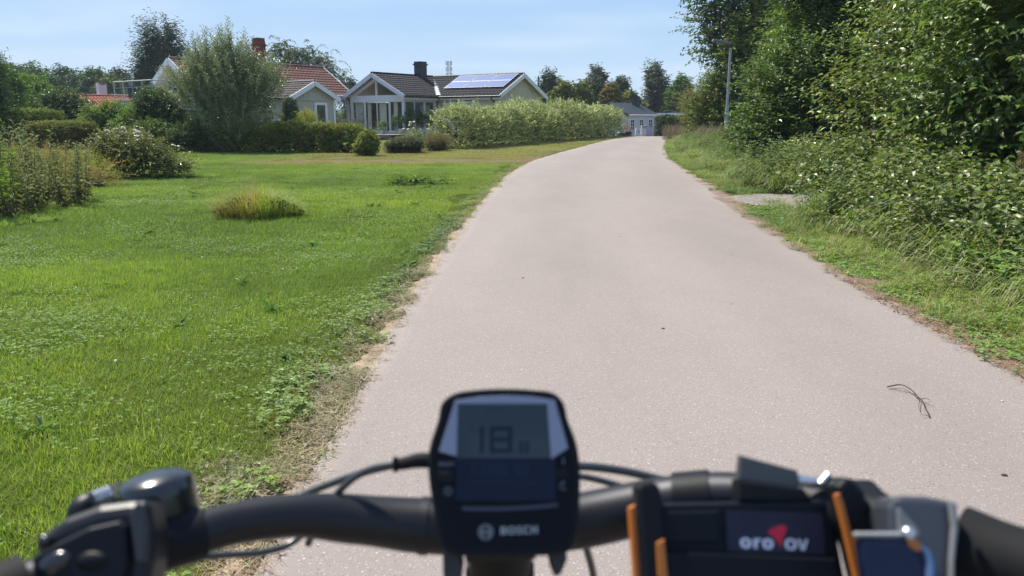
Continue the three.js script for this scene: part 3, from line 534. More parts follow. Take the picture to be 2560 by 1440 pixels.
  mesh('band_board', [box(0.04, 0.14, WH * 2 + 0.1, L2 - 0.33, 2.58, 0)], std([0.52, 0.5, 0.43], 0.8), h);
  for (const z of [-1.2, 0.9]) win(h, 'window', 1.0, 1.2, [L2 - 0.3, 1.25, z], PI / 2, { nx: 2 });
  win(h, 'door', 0.95, 2.1, [4.25, FL, WH + 0.05], 0, { f: 0.12, panel: 0.7 });
  win(h, 'window', 0.8, 1.3, [5.35, 1.25, WH + 0.05], 0, { f: 0.09, pane: std([0.4, 0.45, 0.52], 0.3) });
  mesh('door_trim', [box(0.14, 2.3, 0.05, 3.62, FL + 1.15, WH + 0.03), box(0.14, 2.3, 0.05, 4.86, FL + 1.15, WH + 0.03), box(0.14, 2.3, 0.05, 5.88, FL + 1.15, WH + 0.03)], M.white, h);
  mesh('plinth', [box(L2 + WH - 0.4, 0.42, 0.2, (L2 - WH) / 2, 0.21, WH - 0.12), box(0.2, 0.42, L1 + WH - 0.2, -WH + 0.1, 0.21, (L1 - WH) / 2), box(0.2, 0.42, L1 - WH, WH - 0.1, 0.21, (L1 + WH) / 2), box(2 * WH, 0.42, 0.2, 0, 0.21, L1 - 0.1)], M.concrete, h);
  // glazed garden room
  const g1 = [], T = 2.52;
  for (const s of [-1, 1]) g1.push(box(0.17, wt - FL, 0.17, s * (WH - 0.085), FL + (wt - FL) / 2, L1 - 0.085));
  g1.push(box(2 * WH - 0.34, 0.42, 0.14, 0, T + 0.22, L1 - 0.08), box(2 * WH - 0.34, 0.12, 0.16, 0, FL + 0.06, L1 - 0.08));
  g1.push(box(0.13, R0 - T - 0.62, 0.12, 0, (R0 + T + 0.42) / 2 - 0.1, L1 - 0.08));
  for (const s of [-1, 1]) g1.push(beam(V(0, R0 - 0.27, L1 - 0.08), V(s * WH, wt - 0.25, L1 - 0.08), 0.12, 0.2));
  g1.push(box(0.14, 0.42, L1 - WH - 0.2, WH - 0.08, T + 0.22, (L1 + WH) / 2), box(0.14, 0.12, L1 - WH - 0.2, WH - 0.08, FL + 0.06, (L1 + WH) / 2), box(0.16, T - FL, 0.16, WH - 0.08, FL + (T - FL) / 2, WH + 0.25));
  mesh('garden_room_frame', g1, M.white, h);
  const pw = (2 * WH - 0.34) / 4;
  for (let i = 0; i < 4; i++) win(h, 'sliding_door', pw - 0.01, T - FL - 0.11, [-WH + 0.17 + pw * (i + 0.5), FL + 0.12, L1 - 0.05 - (i % 2) * 0.05], 0, { f: 0.04, pane: M.pane });
  const sw = (L1 - WH - 0.5) / 3;
  for (let i = 0; i < 3; i++) win(h, 'sliding_door', sw - 0.01, T - FL - 0.11, [WH - 0.06 - (i % 2) * 0.05, FL + 0.12, WH + 0.35 + sw * (i + 0.5)], PI / 2, { f: 0.04, pane: M.pane });
  const tri = (s) => extr([[s * 0.07, T + 0.44], [s * (WH - 0.55), T + 0.44], [s * 0.07, R0 - 0.45]], 0.012).translate(0, 0, L1 - 0.1);
  for (const s of [-1, 1]) mesh('gable_pane', tri(s), M.pane, h);
  mesh('interior', [box(2 * WH - 0.3, 0.06, L1 - WH, 0, FL + 0.02, (L1 + WH) / 2 - 0.1), box(2 * WH - 0.3, 2.5, 0.08, 0, FL + 1.3, WH - 0.3), box(0.08, T - FL, L1 - WH - 1.0, -WH + 0.1, FL + (T - FL) / 2, (L1 + WH) / 2 - 0.8)], M.interior, h, 'pale interior of the garden room');
  mesh('blind', [box(0.9, 1.2, 0.02, 1.2, 1.75, WH - 0.2)], std([0.7, 0.68, 0.62], 0.9), h);
  // chimney with curved hood
  const ch = mesh('chimney', box(0.66, 1.25, 0.66, 0.02, R0 + 0.5, 2.05 - 0.6), M.darkmetal, h, 'dark sheet-metal chimney');
  mesh('chimney_hood', [box(0.8, 0.09, 0.8, 0.02, R0 + 0.92, 1.45), new THREE.CylinderGeometry(0.33, 0.33, 0.66, 14, 1, false, -PI / 2, PI).rotateX(PI / 2).scale(1, 0.75, 1).translate(0.02, R0 + 1.1, 1.45)], std([0.06, 0.06, 0.065], 0.5, 0.3), ch);
  // solar panels: three by two, standing off the tiles
  const pm = phys([0.07, 0.095, 0.21], 0.3, 0.5, { clearcoat: 1, clearcoatRoughness: 0.05 }), fm = std([0.6, 0.62, 0.66], 0.35, 0.8);
  for (let r = 0; r < 2; r++) for (let c = 0; c < 3; c++) {
    const g = new THREE.Group(); g.name = 'solar_panel'; h.add(g);
    const v = 0.28 + 1.03 * (r + 0.5), u = 2.82 + 1.76 * (c + 0.5) - 0.12;
    g.position.set(u, R0 + 0.22 - v * Math.sin(pit), v * Math.cos(pit)); g.rotation.x = pit;
    mesh('frame', [box(1.69, 0.03, 0.018, 0, 0, -0.49), box(1.69, 0.03, 0.018, 0, 0, 0.49), box(0.012, 0.03, 0.96, -0.836, 0, 0), box(0.012, 0.03, 0.96, 0.836, 0, 0)], fm, g);
    mesh('cells', box(1.65, 0.02, 0.96, 0, 0.004, 0), pm, g);
  }
  mesh('mounting_rail', [0.55, 1.05, 1.6, 2.1].map((v) => box(5.2, 0.04, 0.04, 5.34, R0 + 0.155 - v * Math.sin(pit), v * Math.cos(pit), pit)), M.black, h);
  // timber terrace
  const dk2 = thing('terrace', 'brown timber terrace with a step in front of the glazed garden room', 'terrace', HB.pos, HB.turn);
  for (let i = 0; i < 22; i++) mesh('plank', box(6.9, 0.028, 0.135, 0.9, 0.37, L1 + 0.09 + 0.145 * i), M.deck, dk2);
  mesh('fascia', [box(6.9, 0.30, 0.03, 0.9, 0.20, L1 + 3.22)], std([0.16, 0.13, 0.12], 0.85), dk2);
  mesh('step', [box(5.5, 0.03, 0.34, 0.9, 0.19, L1 + 3.42), box(5.5, 0.17, 0.03, 0.9, 0.09, L1 + 3.58)], std([0.18, 0.15, 0.135], 0.85), dk2);
  for (let i = 0; i < 13; i++) mesh('plank', box(3.2, 0.028, 0.26, 4.4, 0.368, L1 - 0.2 - 0.27 * i), M.deck, dk2);
  HB.FL = FL; HB.WH = WH;
}
// things in and before the garden room
{
  const put = (x, y, z) => { const p = HB.world(x, y, z); return [p.x, p.y, p.z]; };
  const cur = (w, x, label) => { const t = thing('curtain', label, 'curtain', put(x, 0.5, HB.L1 - 0.28), HB.turn), g = new THREE.PlaneGeometry(w, 1.95, 40, 1), p = g.attributes.position; for (let i = 0; i < p.count; i++) p.setZ(i, 0.035 * Math.sin(p.getX(i) * 34)); g.computeVertexNormals(); mesh('cloth', g.translate(0, 0.98, 0), std([0.78, 0.72, 0.58], 0.9, 0, { side: THREE.DoubleSide }), t); mesh('rod', bar(V(-w / 2 - 0.03, 1.96, 0), V(w / 2 + 0.03, 1.96, 0), 0.012), M.white, t); };
  cur(0.85, -1.95, 'cream curtain behind the leftmost glass panel of the garden room'); cur(0.4, -0.95, 'narrow cream curtain beside the tall indoor plant'); cur(0.62, 0.35, 'cream curtain behind the black armchair in the garden room'); cur(0.4, 1.55, 'narrow cream curtain nearest the corner post of the garden room');
  const pot = (r, h, top = 1.2) => new THREE.LatheGeometry([[0, 0], [r, 0], [r * top, h], [r * top * 0.9, h], [r * top * 0.88, h * 0.85], [0, h * 0.85]].map((p) => new THREE.Vector2(...p)), 18);
  const plant = (name, label, x, y, z, r, h, o, mat = M.white, cat = 'potted plant', group) => {
    const t = thing(name, label, cat, put(x, y, z), HB.turn, group), L = new Leaves(); mesh('pot', pot(r, h), mat, t);
    crown(L, { blobs: [[0, h + o.h * 0.55, 0, o.r, o.h * 0.5, o.r]], shoots: Math.round((o.n ?? 60) * 1.6), len: 0.3, k: 6, leaf: 0.14, wide: 0.45, pal: o.pal ?? [[0.03, 0.06, 0.025], [0.04, 0.075, 0.03]], depth: 0.9, ...o, floor: h });
    mesh('foliage', L.build(), M.leaf, t).userData.kind = 'stuff'; mesh('stem', bar(V(0, h * 0.8, 0), V(0, h + o.h * 0.5, 0), 0.02, 0.01), M.bark, t);
  };
  plant('indoor_plant', 'tall leafy indoor plant in a white tub behind the sliding doors', -0.75, 0.47, HB.L1 - 0.75, 0.2, 0.3, { h: 1.5, r: 0.42, n: 90, seed: 301 });
  plant('indoor_plant', 'slim hanging-leaved indoor plant before the leftmost curtain', -1.45, 0.47, HB.L1 - 0.5, 0.1, 0.7, { h: 0.95, r: 0.16, n: 30, seed: 302, hang: 0.7 });
  const ac = thing('armchair', 'black slatted armchair standing inside the garden room', 'armchair', put(0.6, 0.48, HB.L1 - 1.1), HB.turn - 0.5);
  mesh('seat', rbox(0.55, 0.1, 0.55, 0.03, 0, 0.42, 0), M.black, ac); mesh('backrest', rbox(0.52, 0.72, 0.07, 0.03, 0, 0.82, -0.3, -0.25), M.black, ac);
  for (const s of [-1, 1]) { mesh('armrest', rbox(0.06, 0.04, 0.55, 0.015, s * 0.29, 0.64, 0), M.black, ac); mesh('leg', bar(V(s * 0.25, 0.4, 0.24), V(s * 0.28, 0, 0.3), 0.025), M.black, ac); mesh('leg', bar(V(s * 0.25, 0.4, -0.24), V(s * 0.28, 0, -0.32), 0.025), M.black, ac); }
  const tb = thing('side_table', 'dark side table inside the garden room right of the armchair', 'table', put(1.5, 0.48, HB.L1 - 1.0), HB.turn);
  mesh('table_top', rbox(0.9, 0.04, 0.55, 0.015, 0, 0.7, 0), M.black, tb); for (const [sx, sz] of [[1, 1], [1, -1], [-1, 1], [-1, -1]]) mesh('leg', box(0.04, 0.68, 0.04, sx * 0.4, 0.34, sz * 0.22), M.black, tb);
  plant('potted_plant', 'dark bushy plant in a white pot at the garden room corner post', 2.75, 0.385, HB.L1 + 0.7, 0.17, 0.34, { h: 0.75, r: 0.34, n: 70, seed: 311 }, M.white);
  plant('potted_plant', 'tall upright plant in a white pot next to the corner post', 2.95, 0.385, HB.L1 - 0.2, 0.14, 0.36, { h: 1.35, r: 0.24, n: 60, seed: 312, pal: [[0.05, 0.09, 0.05]] }, M.white);
  plant('potted_plant', 'dark plant in a small white pot by the side glazing', 3.5, 0.385, HB.L1 - 0.6, 0.15, 0.34, { h: 1.0, r: 0.3, n: 70, seed: 313 }, M.white);
  plant('potted_plant', 'dark plant in the white tub nearest the big hedge on the terrace', 4.1, 0.385, HB.L1 - 0.7, 0.19, 0.4, { h: 1.0, r: 0.32, n: 70, seed: 314 }, M.white);
  plant('potted_plant', 'low plant in a pale pot on the terrace edge before the doors', 2.0, 0.385, HB.L1 + 1.5, 0.14, 0.25, { h: 0.35, r: 0.24, n: 40, seed: 315, pal: [[0.06, 0.11, 0.04]] }, M.whiteB);
}

// --- the house with the red roof
const HA = { b: 52 * PI / 180 };
{
  const P = at(432, 150, 50); HA.pos = [P.x, 0, P.z]; HA.turn = HA.b;
  HA.world = (x, y, z) => V(x, y, z).applyAxisAngle(V(0, 1, 0), HA.turn).add(V(...HA.pos));
  const h = thing('house', 'red-roofed house with white gable, small annex and roof terrace behind the tall willow', 'house', HA.pos, HA.turn);
  const R0 = P.y, EO = 3.25, WH = 2.85, eave = 2.92, slope = (R0 - eave) / EO, pit = Math.atan(slope), SL = EO / Math.cos(pit), L = 11.6, wt = R0 - WH * slope;
  const red = [0.14, 0.066, 0.054];
  const roof = mesh('roof', [place(tiles(() => [-0.3, L], SL, red, 11), pit, 0, 0, R0 + 0.06, 0), place(tiles(() => [-L, 0.3], SL, red, 12), pit, PI, 0, R0 + 0.06, 0)], redTile, h, 'red clay tiled main roof');
  mesh('ridge_cap', ridgeCaps(L + 0.3, 36).map((g) => g.translate(-0.3, R0 + 0.1, 0)), std([0.13, 0.06, 0.05], 0.7), roof);
  mesh('soffit', [new THREE.PlaneGeometry(L, SL).rotateX(-PI / 2).translate(L / 2 - 0.15, 0, SL / 2).rotateX(pit).translate(0, R0, 0), new THREE.PlaneGeometry(L, SL).rotateX(-PI / 2).translate(L / 2 - 0.15, 0, -SL / 2).rotateX(-pit).translate(0, R0, 0)], std([0.6, 0.58, 0.55], 0.8, 0, { side: THREE.DoubleSide }), roof);
  const bb = (s, x) => beam(V(0, R0 - 0.03, 0), V(s * EO, eave - 0.03, 0), 0.05, 0.34).rotateY(PI / 2).translate(x, 0, 0);
  mesh('barge_board', [bb(1, -0.33), bb(-1, -0.33)], M.white, h); mesh('barge_board', [bb(1, L + 0.03), bb(-1, L + 0.03)], M.white, h);
  mesh('gable_soffit', [1, -1].map((s) => beam(V(0.5, R0 - 0.14, 0), V(0.5, eave - 0.14, s * EO), 1.5, 0.05)), M.soffit, h);
  const bx = 1.3;   // the gable wall stands back under the roof
  mesh('wall', [...turnAll(clad([[-WH, 0], [WH, 0], [WH, wt - 0.1], [0, R0 - 0.15], [-WH, wt - 0.1]]), -PI / 2, bx, 0, 0), ...turnAll(clad([[bx, 0], [8.2, 0], [8.2, wt], [bx, wt]]), 0, 0, 0, WH), ...turnAll(clad([[-8.2, 0], [-bx, 0], [-bx, wt], [-8.2, wt]], 0.3), PI, 0, 0, -WH), ...turnAll(clad([[-WH, 0], [WH, 0], [WH, wt - 0.1], [0, R0 - 0.15], [-WH, wt - 0.1]]), PI / 2, 8.2, 0, 0), ...turnAll(clad([[-WH, wt - 0.25], [WH, wt - 0.25], [0, R0 - 0.15]]), PI / 2, L - 0.15, 0, 0)], M.beige, h, 'beige upright-boarded wall');
  win(h, 'window', 1.3, 1.1, [bx - 0.06, 3.35, 0.1], -PI / 2, { f: 0.12, nx: 2 });
  mesh('gutter', bar(V(-0.2, eave + 0.03, EO + 0.05), V(L, eave + 0.03, EO + 0.05), 0.07), M.white, h);
  const ch = mesh('chimney', box(0.62, 2.2, 0.62, 6.2, R0 + 0.45, 0.1), M.brick, h, 'red brick chimney'); mesh('chimney_cap', [box(0.74, 0.14, 0.74, 6.2, R0 + 1.3, 0.1), box(0.58, 0.3, 0.58, 6.2, R0 + 1.62, 0.1)], std([0.17, 0.05, 0.04], 0.9), ch);
  // annex with its own dark roof
  const ax = 5.87, az = 6.0, aR = 3.62, aE = 1.98, aW = 1.66, aEv = 2.62, as = (aR - aEv) / aE, ap = Math.atan(as), aS = aE / Math.cos(ap), aw = aR - aW * as, z0 = 1.7;
  const ar = mesh('annex_roof', [place(tiles(() => [-(az + 0.3), -z0], aS, [0.075, 0.06, 0.063], 13), ap, PI / 2, ax, aR + 0.05, 0), place(tiles(() => [z0, az + 0.3], aS, [0.075, 0.06, 0.063], 14), ap, -PI / 2, ax, aR + 0.05, 0)], darkTile, h, 'dark brown tiled annex roof');
  mesh('ridge_cap', ridgeCaps(az + 0.3 - z0, 16).map((g) => g.rotateY(-PI / 2).translate(ax, aR + 0.08, z0)), std([0.08, 0.06, 0.06], 0.7), ar);
  mesh('barge_board', [1, -1].map((s) => beam(V(ax, aR - 0.05, az + 0.32), V(ax + s * aE, aEv - 0.05, az + 0.32), 0.05, 0.28)), M.white, h);
  mesh('annex_soffit', [1, -1].map((s) => beam(V(ax, aR - 0.02, az - 1.5), V(ax + s * aE, aEv - 0.02, az - 1.5), 3.6, 0.03)), M.soffit, h);
  mesh('annex_wall', [...turnAll(clad([[ax - aW, 0], [ax + aW, 0], [ax + aW, aw - 0.08], [ax, aR - 0.1], [ax - aW, aw - 0.08]], 0.18), 0, 0, 0, az), ...turnAll(clad([[2.8, 0], [az, 0], [az, aw - 0.06], [2.8, aw - 0.06]], 0.18), -PI / 2, ax - aW, 0, 0), ...turnAll(clad([[-az, 0], [-2.8, 0], [-2.8, aw - 0.06], [-az, aw - 0.06]], 0.18), PI / 2, ax + aW, 0, 0)], M.beige, h, 'beige boarded annex wall');
  for (const sd of [1, -1]) mesh('corner_board', box(0.14, aw - 0.1, 0.14, ax + sd * aW, aw / 2, az), M.white, h);
  mesh('band_board', box(2 * aW, 0.1, 0.05, ax, 2.55, az + 0.04), std([0.45, 0.43, 0.37], 0.8), h);
  const gut = mesh('annex_gutter', bar(V(ax - aE - 0.05, aEv + 0.02, 2.6), V(ax - aE - 0.05, aEv + 0.02, az + 0.3), 0.06), M.black, h);
  win(h, 'door', 1.0, 2.15, [ax + 0.55, 0.25, az + 0.05], 0, { f: 0.16 });
  win(h, 'window', 0.75, 0.75, [ax - aW - 0.05, 1.25, 3.9], -PI / 2, { f: 0.1, nx: 2, ny: 2 });
  // porch under the long eave on the right
  mesh('porch_post', [box(0.16, 2.75, 0.16, L - 0.25, 1.4, EO - 0.35), beam(V(L - 0.25, 2.2, EO - 0.35), V(L - 0.25, 2.8, EO - 1.1), 0.1, 0.1), beam(V(L - 0.25, 2.2, EO - 0.35), V(L - 0.95, 2.8, EO - 0.35), 0.1, 0.1), box(L - 8.2, 0.18, 0.14, (L + 8.2) / 2, 2.83, EO - 0.35)], M.white, h);
  mesh('porch_post', [box(0.16, 2.75, 0.16, L - 0.25, 1.4, -EO + 0.35)], M.white, h);
  // flat-roofed room at the left gable, with a roof terrace
  mesh('roof_terrace_floor', [box(4.2, 0.3, 4.6, -0.8, 2.25, 0.4), box(4.4, 0.07, 4.8, -0.8, 2.44, 0.4)], std([0.5, 0.5, 0.5], 0.7), h);
  mesh('lower_wall', [box(3.9, 2.1, 4.3, -0.75, 1.05, 0.4)], std([0.42, 0.43, 0.4], 0.8), h);
  for (const z of [-0.9, 0.4, 1.7]) win(h, 'window', 1.1, 1.9, [-2.74, 0.1, z], -PI / 2, { f: 0.09 });
  for (const x of [-1.9, -0.6]) win(h, 'window', 1.1, 1.9, [x, 0.1, 2.58], 0, { f: 0.09 });
  for (let i = 0; i <= 4; i++) { mesh('railing_post', box(0.06, 1.1, 0.06, -2.9, 3.0, -1.9 + i * 1.15), M.galv, h); if (i < 3) mesh('railing_post', box(0.06, 1.1, 0.06, -1.7 + i * 1.1, 3.0, 2.7), M.galv, h); }
  mesh('handrail', [bar(V(-2.9, 3.56, -1.95), V(-2.9, 3.56, 2.7), 0.035), bar(V(-2.9, 3.56, 2.7), V(0.6, 3.56, 2.7), 0.035), bar(V(-2.9, 3.2, -1.95), V(-2.9, 3.2, 2.7), 0.018), bar(V(-2.9, 3.2, 2.7), V(0.6, 3.2, 2.7), 0.018)], M.galv, h);
  // terrace things
  const w = (x, y, z) => { const p = HA.world(x, y, z); return [p.x, p.y, p.z]; };
  const cv = thing('wind_screen', 'dark cloth wind screen tied along the roof terrace railing', 'wind screen', w(-2.82, 2.5, 1.2), HA.turn); { const g = new THREE.PlaneGeometry(3.0, 0.85, 30, 6), p = g.attributes.position; for (let i = 0; i < p.count; i++) { p.setZ(i, 0.05 * n2(p.getX(i) * 2, p.getY(i) * 2)); if (p.getY(i) > 0.35) p.setY(i, p.getY(i) - 0.12 * Math.abs(n2(p.getX(i) * 1.5, 3))); } g.computeVertexNormals(); mesh('cloth', g.rotateY(-PI / 2).translate(0, 0.5, 0), std([0.05, 0.055, 0.065], 0.8, 0, { side: THREE.DoubleSide }), cv); }
  const gl = thing('garden_chair', 'dark garden chair on the roof terrace under the white gable', 'chair', w(-0.6, 2.58, 1.6), HA.turn); mesh('seat', rbox(0.5, 0.06, 0.5, 0.02, 0, 0.42, 0), M.black, gl); mesh('backrest', rbox(0.5, 0.55, 0.05, 0.02, 0, 0.72, -0.25, -0.15), M.black, gl); for (const [sx, sz] of [[1, 1], [1, -1], [-1, 1], [-1, -1]]) mesh('leg', box(0.04, 0.42, 0.04, sx * 0.2, 0.21, sz * 0.2), M.black, gl);
  // porch railing
  const ra = thing('porch_railing', 'weathered wooden railing with balusters beside the red-roofed house', 'railing', w(0, 0, 0), HA.turn);
  mesh('floor', box(5.2, 0.2, 5.6, L - 1.0, 0.2, 2.0), M.deck, ra);
  mesh('top_rail', [box(0.12, 0.06, 3.4, L + 1.5, 1.3, 3.2), box(4.4, 0.06, 0.12, L - 0.7, 1.3, 4.9)], M.wood, ra); mesh('bottom_rail', [box(0.06, 0.06, 3.4, L + 1.5, 0.5, 3.2), box(4.4, 0.06, 0.06, L - 0.7, 0.5, 4.9)], M.wood, ra);
  for (let i = 0; i < 26; i++) mesh('baluster', box(0.06, 0.8, 0.03, L - 2.8 + i * 0.17, 0.9, 4.9), M.wood, ra);
  for (let i = 0; i < 19; i++) mesh('baluster', box(0.03, 0.8, 0.06, L + 1.5, 0.9, 1.6 + i * 0.17), M.wood, ra);
  const pn = thing('pennant', 'small blue and yellow pennant hanging from the porch of the red-roofed house', 'pennant', w(L - 0.75, 2.15, EO - 0.15), HA.turn);
  mesh('cloth', [extr([[-0.1, 0.55], [0.1, 0.55], [0.06, -0.25]], 0.01)], std([0.05, 0.14, 0.35], 0.8), pn); mesh('stripe', extr([[-0.02, 0.545], [0.03, 0.545], [0.055, -0.2]], 0.004).translate(0, 0, 0.011), std([0.6, 0.45, 0.05], 0.8), pn);
}
// --- far red roof on the left
{
  const P = at(148, 238, 74), h = thing('house', 'far low house with bright red roof and white chimney behind the clipped hedges', 'house', [P.x, 0, P.z], HA.turn);
  const R0 = P.y, EO = 3.2, eave = R0 - 1.5, pit = Math.atan(1.5 / EO), SL = EO / Math.cos(pit), L = 15;
  const roof = mesh('roof', [place(tiles(() => [0, L], SL, [0.32, 0.10, 0.07], 21), pit, 0, 0, R0, 0), place(tiles(() => [-L, 0], SL, [0.32, 0.10, 0.07], 22), pit, PI, 0, R0, 0)], redTile, h, 'bright red tiled roof');
  mesh('ridge_cap', ridgeCaps(L, 44).map((g) => g.translate(0, R0 + 0.05, 0)), std([0.32, 0.1, 0.07], 0.7), roof);
  mesh('barge_board', [1, -1].map((s) => beam(V(-0.05, R0 - 0.05, 0), V(-0.05, eave - 0.05, s * EO), 0.05, 0.3)), M.white, h);
  mesh('wall', [...turnAll(clad([[-2.8, 0], [2.8, 0], [2.8, eave + 0.1], [0, R0 - 0.15], [-2.8, eave + 0.1]], 0.3), -PI / 2, 0.5, 0, 0), ...turnAll(clad([[0.5, 0], [L - 0.5, 0], [L - 0.5, eave + 0.1], [0.5, eave + 0.1]], 0.3), 0, 0, 0, 2.8), box(0.1, eave, 5.6, L - 0.5, eave / 2, 0), box(L - 1, eave, 0.1, L / 2, eave / 2, -2.8)], M.beige, h);
  const c = mesh('chimney', box(0.75, 1.5, 0.6, 4.6, R0 + 0.55, -1.5), std([0.62, 0.63, 0.68], 0.6), h, 'white chimney'); mesh('chimney_hood', new THREE.CylinderGeometry(0.36, 0.36, 0.6, 12, 1, false, -PI / 2, PI).rotateX(PI / 2).scale(1, 0.6, 1).translate(4.6, R0 + 1.3, -1.5), std([0.3, 0.3, 0.33], 0.5, 0.4), c);
  mesh('ventilation_duct', box(6, 0.3, 0.3, 8.5, R0 + 0.12, -1.5), std([0.6, 0.62, 0.68], 0.5), h);
}
// --- white cabin at the bend of the road
{
  const D = 68, e = at(1572, 286, D), h = thing('cabin', 'small white cabin with black sheet-metal roof at the bend of the road', 'cabin', [e.x, -0.45, e.z], 42 * PI / 180);
  const ev = e.y + 0.45, R0 = ev + 0.95, L = 3.75, HW = 2.05, wt = ev - 0.05, pit = Math.atan(0.95 / 2.2), SL = 2.2 / Math.cos(pit);
  // origin is the left front eave corner; x runs along the front, the ridge lies 2.2 m behind it
  const roof = mesh('roof', [box(L + 0.3, 0.05, SL, L / 2, 0, SL / 2).rotateX(pit).translate(0, R0, -2.2), box(L + 0.3, 0.05, SL, L / 2, 0, -SL / 2).rotateX(-pit).translate(0, R0, -2.2)], std([0.06, 0.065, 0.075], 0.35, 0.4), h, 'black standing-seam roof');
  const seam = []; for (let i = 0; i <= 12; i++) for (const s of [1, -1]) seam.push(box(0.035, 0.06, SL, -0.1 + i * (L + 0.2) / 12, 0.05, s * SL / 2).rotateX(s * pit).translate(0, R0, -2.2)); mesh('seam', seam, std([0.2, 0.21, 0.23], 0.4, 0.4), roof);
  mesh('barge_board', [beam(V(-0.17, R0 - 0.06, -2.2), V(-0.17, ev - 0.06, 0), 0.05, 0.2), beam(V(-0.17, R0 - 0.06, -2.2), V(-0.17, ev - 0.06, -4.4), 0.05, 0.2)], M.black, h);
  mesh('wall', [...turnAll(clad([[0.05, 0], [L - 0.05, 0], [L - 0.05, wt], [0.05, wt]], 0.14), 0, 0, 0, -0.15), ...turnAll(clad([[-4.25, 0], [-0.15, 0], [-0.15, wt], [-2.2, R0 - 0.06], [-4.25, wt]], 0.14), -PI / 2, 0.05, 0, 0), box(0.1, wt, 4.1, L - 0.05, wt / 2, -2.2), box(L - 0.2, wt, 0.1, L / 2, wt / 2, -4.2)], std([0.6, 0.595, 0.59], 0.7), h, 'white boarded wall');
  for (let i = 0; i < 3; i++) win(h, 'window', 0.62, 0.98, [0.62 + i * 1.25, 0.82, -0.1], 0, { f: 0.06, nx: 2, ny: 3 });
  win(h, 'door', 0.95, 1.95, [0.0, 0.02, -1.3], -PI / 2, { f: 0.13, panel: 0.95, nx: 2, ny: 3 });
  mesh('gutter', bar(V(0, ev - 0.06, 0.03), V(L, ev - 0.06, 0.03), 0.05), M.white, h);
  const ch = mesh('chimney', box(0.5, 1.1, 0.5, L - 0.75, R0 + 0.05, -1.7), M.darkmetal, h, 'black chimney'); mesh('chimney_hood', new THREE.CylinderGeometry(0.27, 0.27, 0.5, 12, 1, false, -PI / 2, PI).rotateX(PI / 2).scale(1, 0.6, 1).translate(L - 0.75, R0 + 0.62, -1.7), M.black, ch);
  const lo = thing('outbuilding', 'low flat-roofed building with pale band showing behind the cabin and the boxy hedge', 'outbuilding', [at(1675, 280, 82).x, -0.6, -84], 0.1);
  mesh('wall', box(6.5, 2.1, 4, 0, 1.05, 0), std([0.3, 0.3, 0.3], 0.8), lo); mesh('roof', box(7, 0.12, 4.6, 0, 2.62, 0), M.darkmetal, lo); mesh('fascia', box(7, 0.42, 0.08, 0, 2.34, 2.25), std([0.7, 0.7, 0.72], 0.6), lo);
  // things before the cabin
  const q = (px, py, d) => { const p = at(px, py, d); return p; };
  const pp = q(1571, 336, 65.5), tub = thing('flower_tub', 'dark tub of red flowers at the cabin corner', 'flower tub', [pp.x, hgt(pp.x, pp.z), pp.z]); mesh('tub', new THREE.CylinderGeometry(0.28, 0.24, 0.42, 14).translate(0, 0.21, 0), M.black, tub);
  { const L2 = new Leaves(); crown(L2, { blobs: [[0, 0.62, 0, 0.27, 0.26, 0.27]], shoots: 60, len: 0.2, k: 6, leaf: 0.07, wide: 0.7, pal: [[0.25, 0.06, 0.05], [0.16, 0.05, 0.04], [0.08, 0.07, 0.03]], seed: 331, depth: 0.8 }); mesh('flowers', L2.build(), M.dull, tub).userData.kind = 'stuff'; }
  const bp = q(1556, 337, 66), bx = thing('planter_box', 'low dark planter box by the cabin door', 'planter', [bp.x, hgt(bp.x, bp.z), bp.z], 0.5); mesh('box', rbox(0.95, 0.34, 0.3, 0.02, 0, 0.17, 0), M.darkmetal, bx); mesh('rim', box(1.0, 0.05, 0.34, 0, 0.36, 0), M.whiteB, bx);
  const fp = q(1603, 336, 65), bf = thing('garden_gate', 'white wooden gate frame standing before the cabin windows', 'gate', [fp.x, hgt(fp.x, fp.z), fp.z], 0.3); mesh('post', box(0.08, 0.95, 0.08, 0, 0.47, 0), M.white, bf); mesh('post', box(0.08, 0.75, 0.08, -0.5, 0.37, 0), M.white, bf); mesh('rail', [box(1.5, 0.07, 0.04, 0.1, 0.2, 0.05), box(0.6, 0.06, 0.04, -0.25, 0.62, 0.05)], M.white, bf);
  const gp2 = q(1618, 334, 65.2), st = thing('storage_box', 'lilac grey storage box leaning on the cabin wall', 'storage box', [gp2.x, hgt(gp2.x, gp2.z), gp2.z], 0.6); mesh('body', rbox(0.7, 0.85, 0.5, 0.03, 0, 0.42, 0), std([0.3, 0.3, 0.37], 0.6), st); mesh('lid', rbox(0.75, 0.07, 0.55, 0.02, 0, 0.88, 0), std([0.16, 0.17, 0.21], 0.6), st);
}
// telecom mast far away
{
  const D = 190, p = at(1122, 152, D), t = thing('telecom_mast', 'far lattice telecom mast with stacked panel antennas above the dark roof', 'mast', [p.x, 0, -D]), H = p.y, a = [];
  const leg = [[-0.35, -0.2], [0.35, -0.2], [0, 0.4]]; for (const [x, z] of leg) a.push(bar(V(x * 1.5, 0, z * 1.5), V(x, H, z), 0.07, 0.06, 5));
  for (let i = 0; i < 24; i++) { const y = i * H / 24; for (let k = 0; k < 3; k++) { const A = leg[k], B = leg[(k + 1) % 3], s = 1.5 - 0.5 * i / 24; a.push(bar(V(A[0] * s, y, A[1] * s), V(B[0] * s, y + H / 24, B[1] * s), 0.035, 0.035, 4)); } }
  mesh('lattice', a, M.galv, t);
  for (let r = 0; r < 3; r++) for (const x of [-0.62, -0.3, 0.42, 0.66]) mesh('antenna', rbox(0.2, 1.05, 0.16, 0.04, x, H - 0.55 - r * 1.35, 0.35 * (x > 0 ? 1 : 0.6)), std([0.5, 0.52, 0.55], 0.5), t);
}

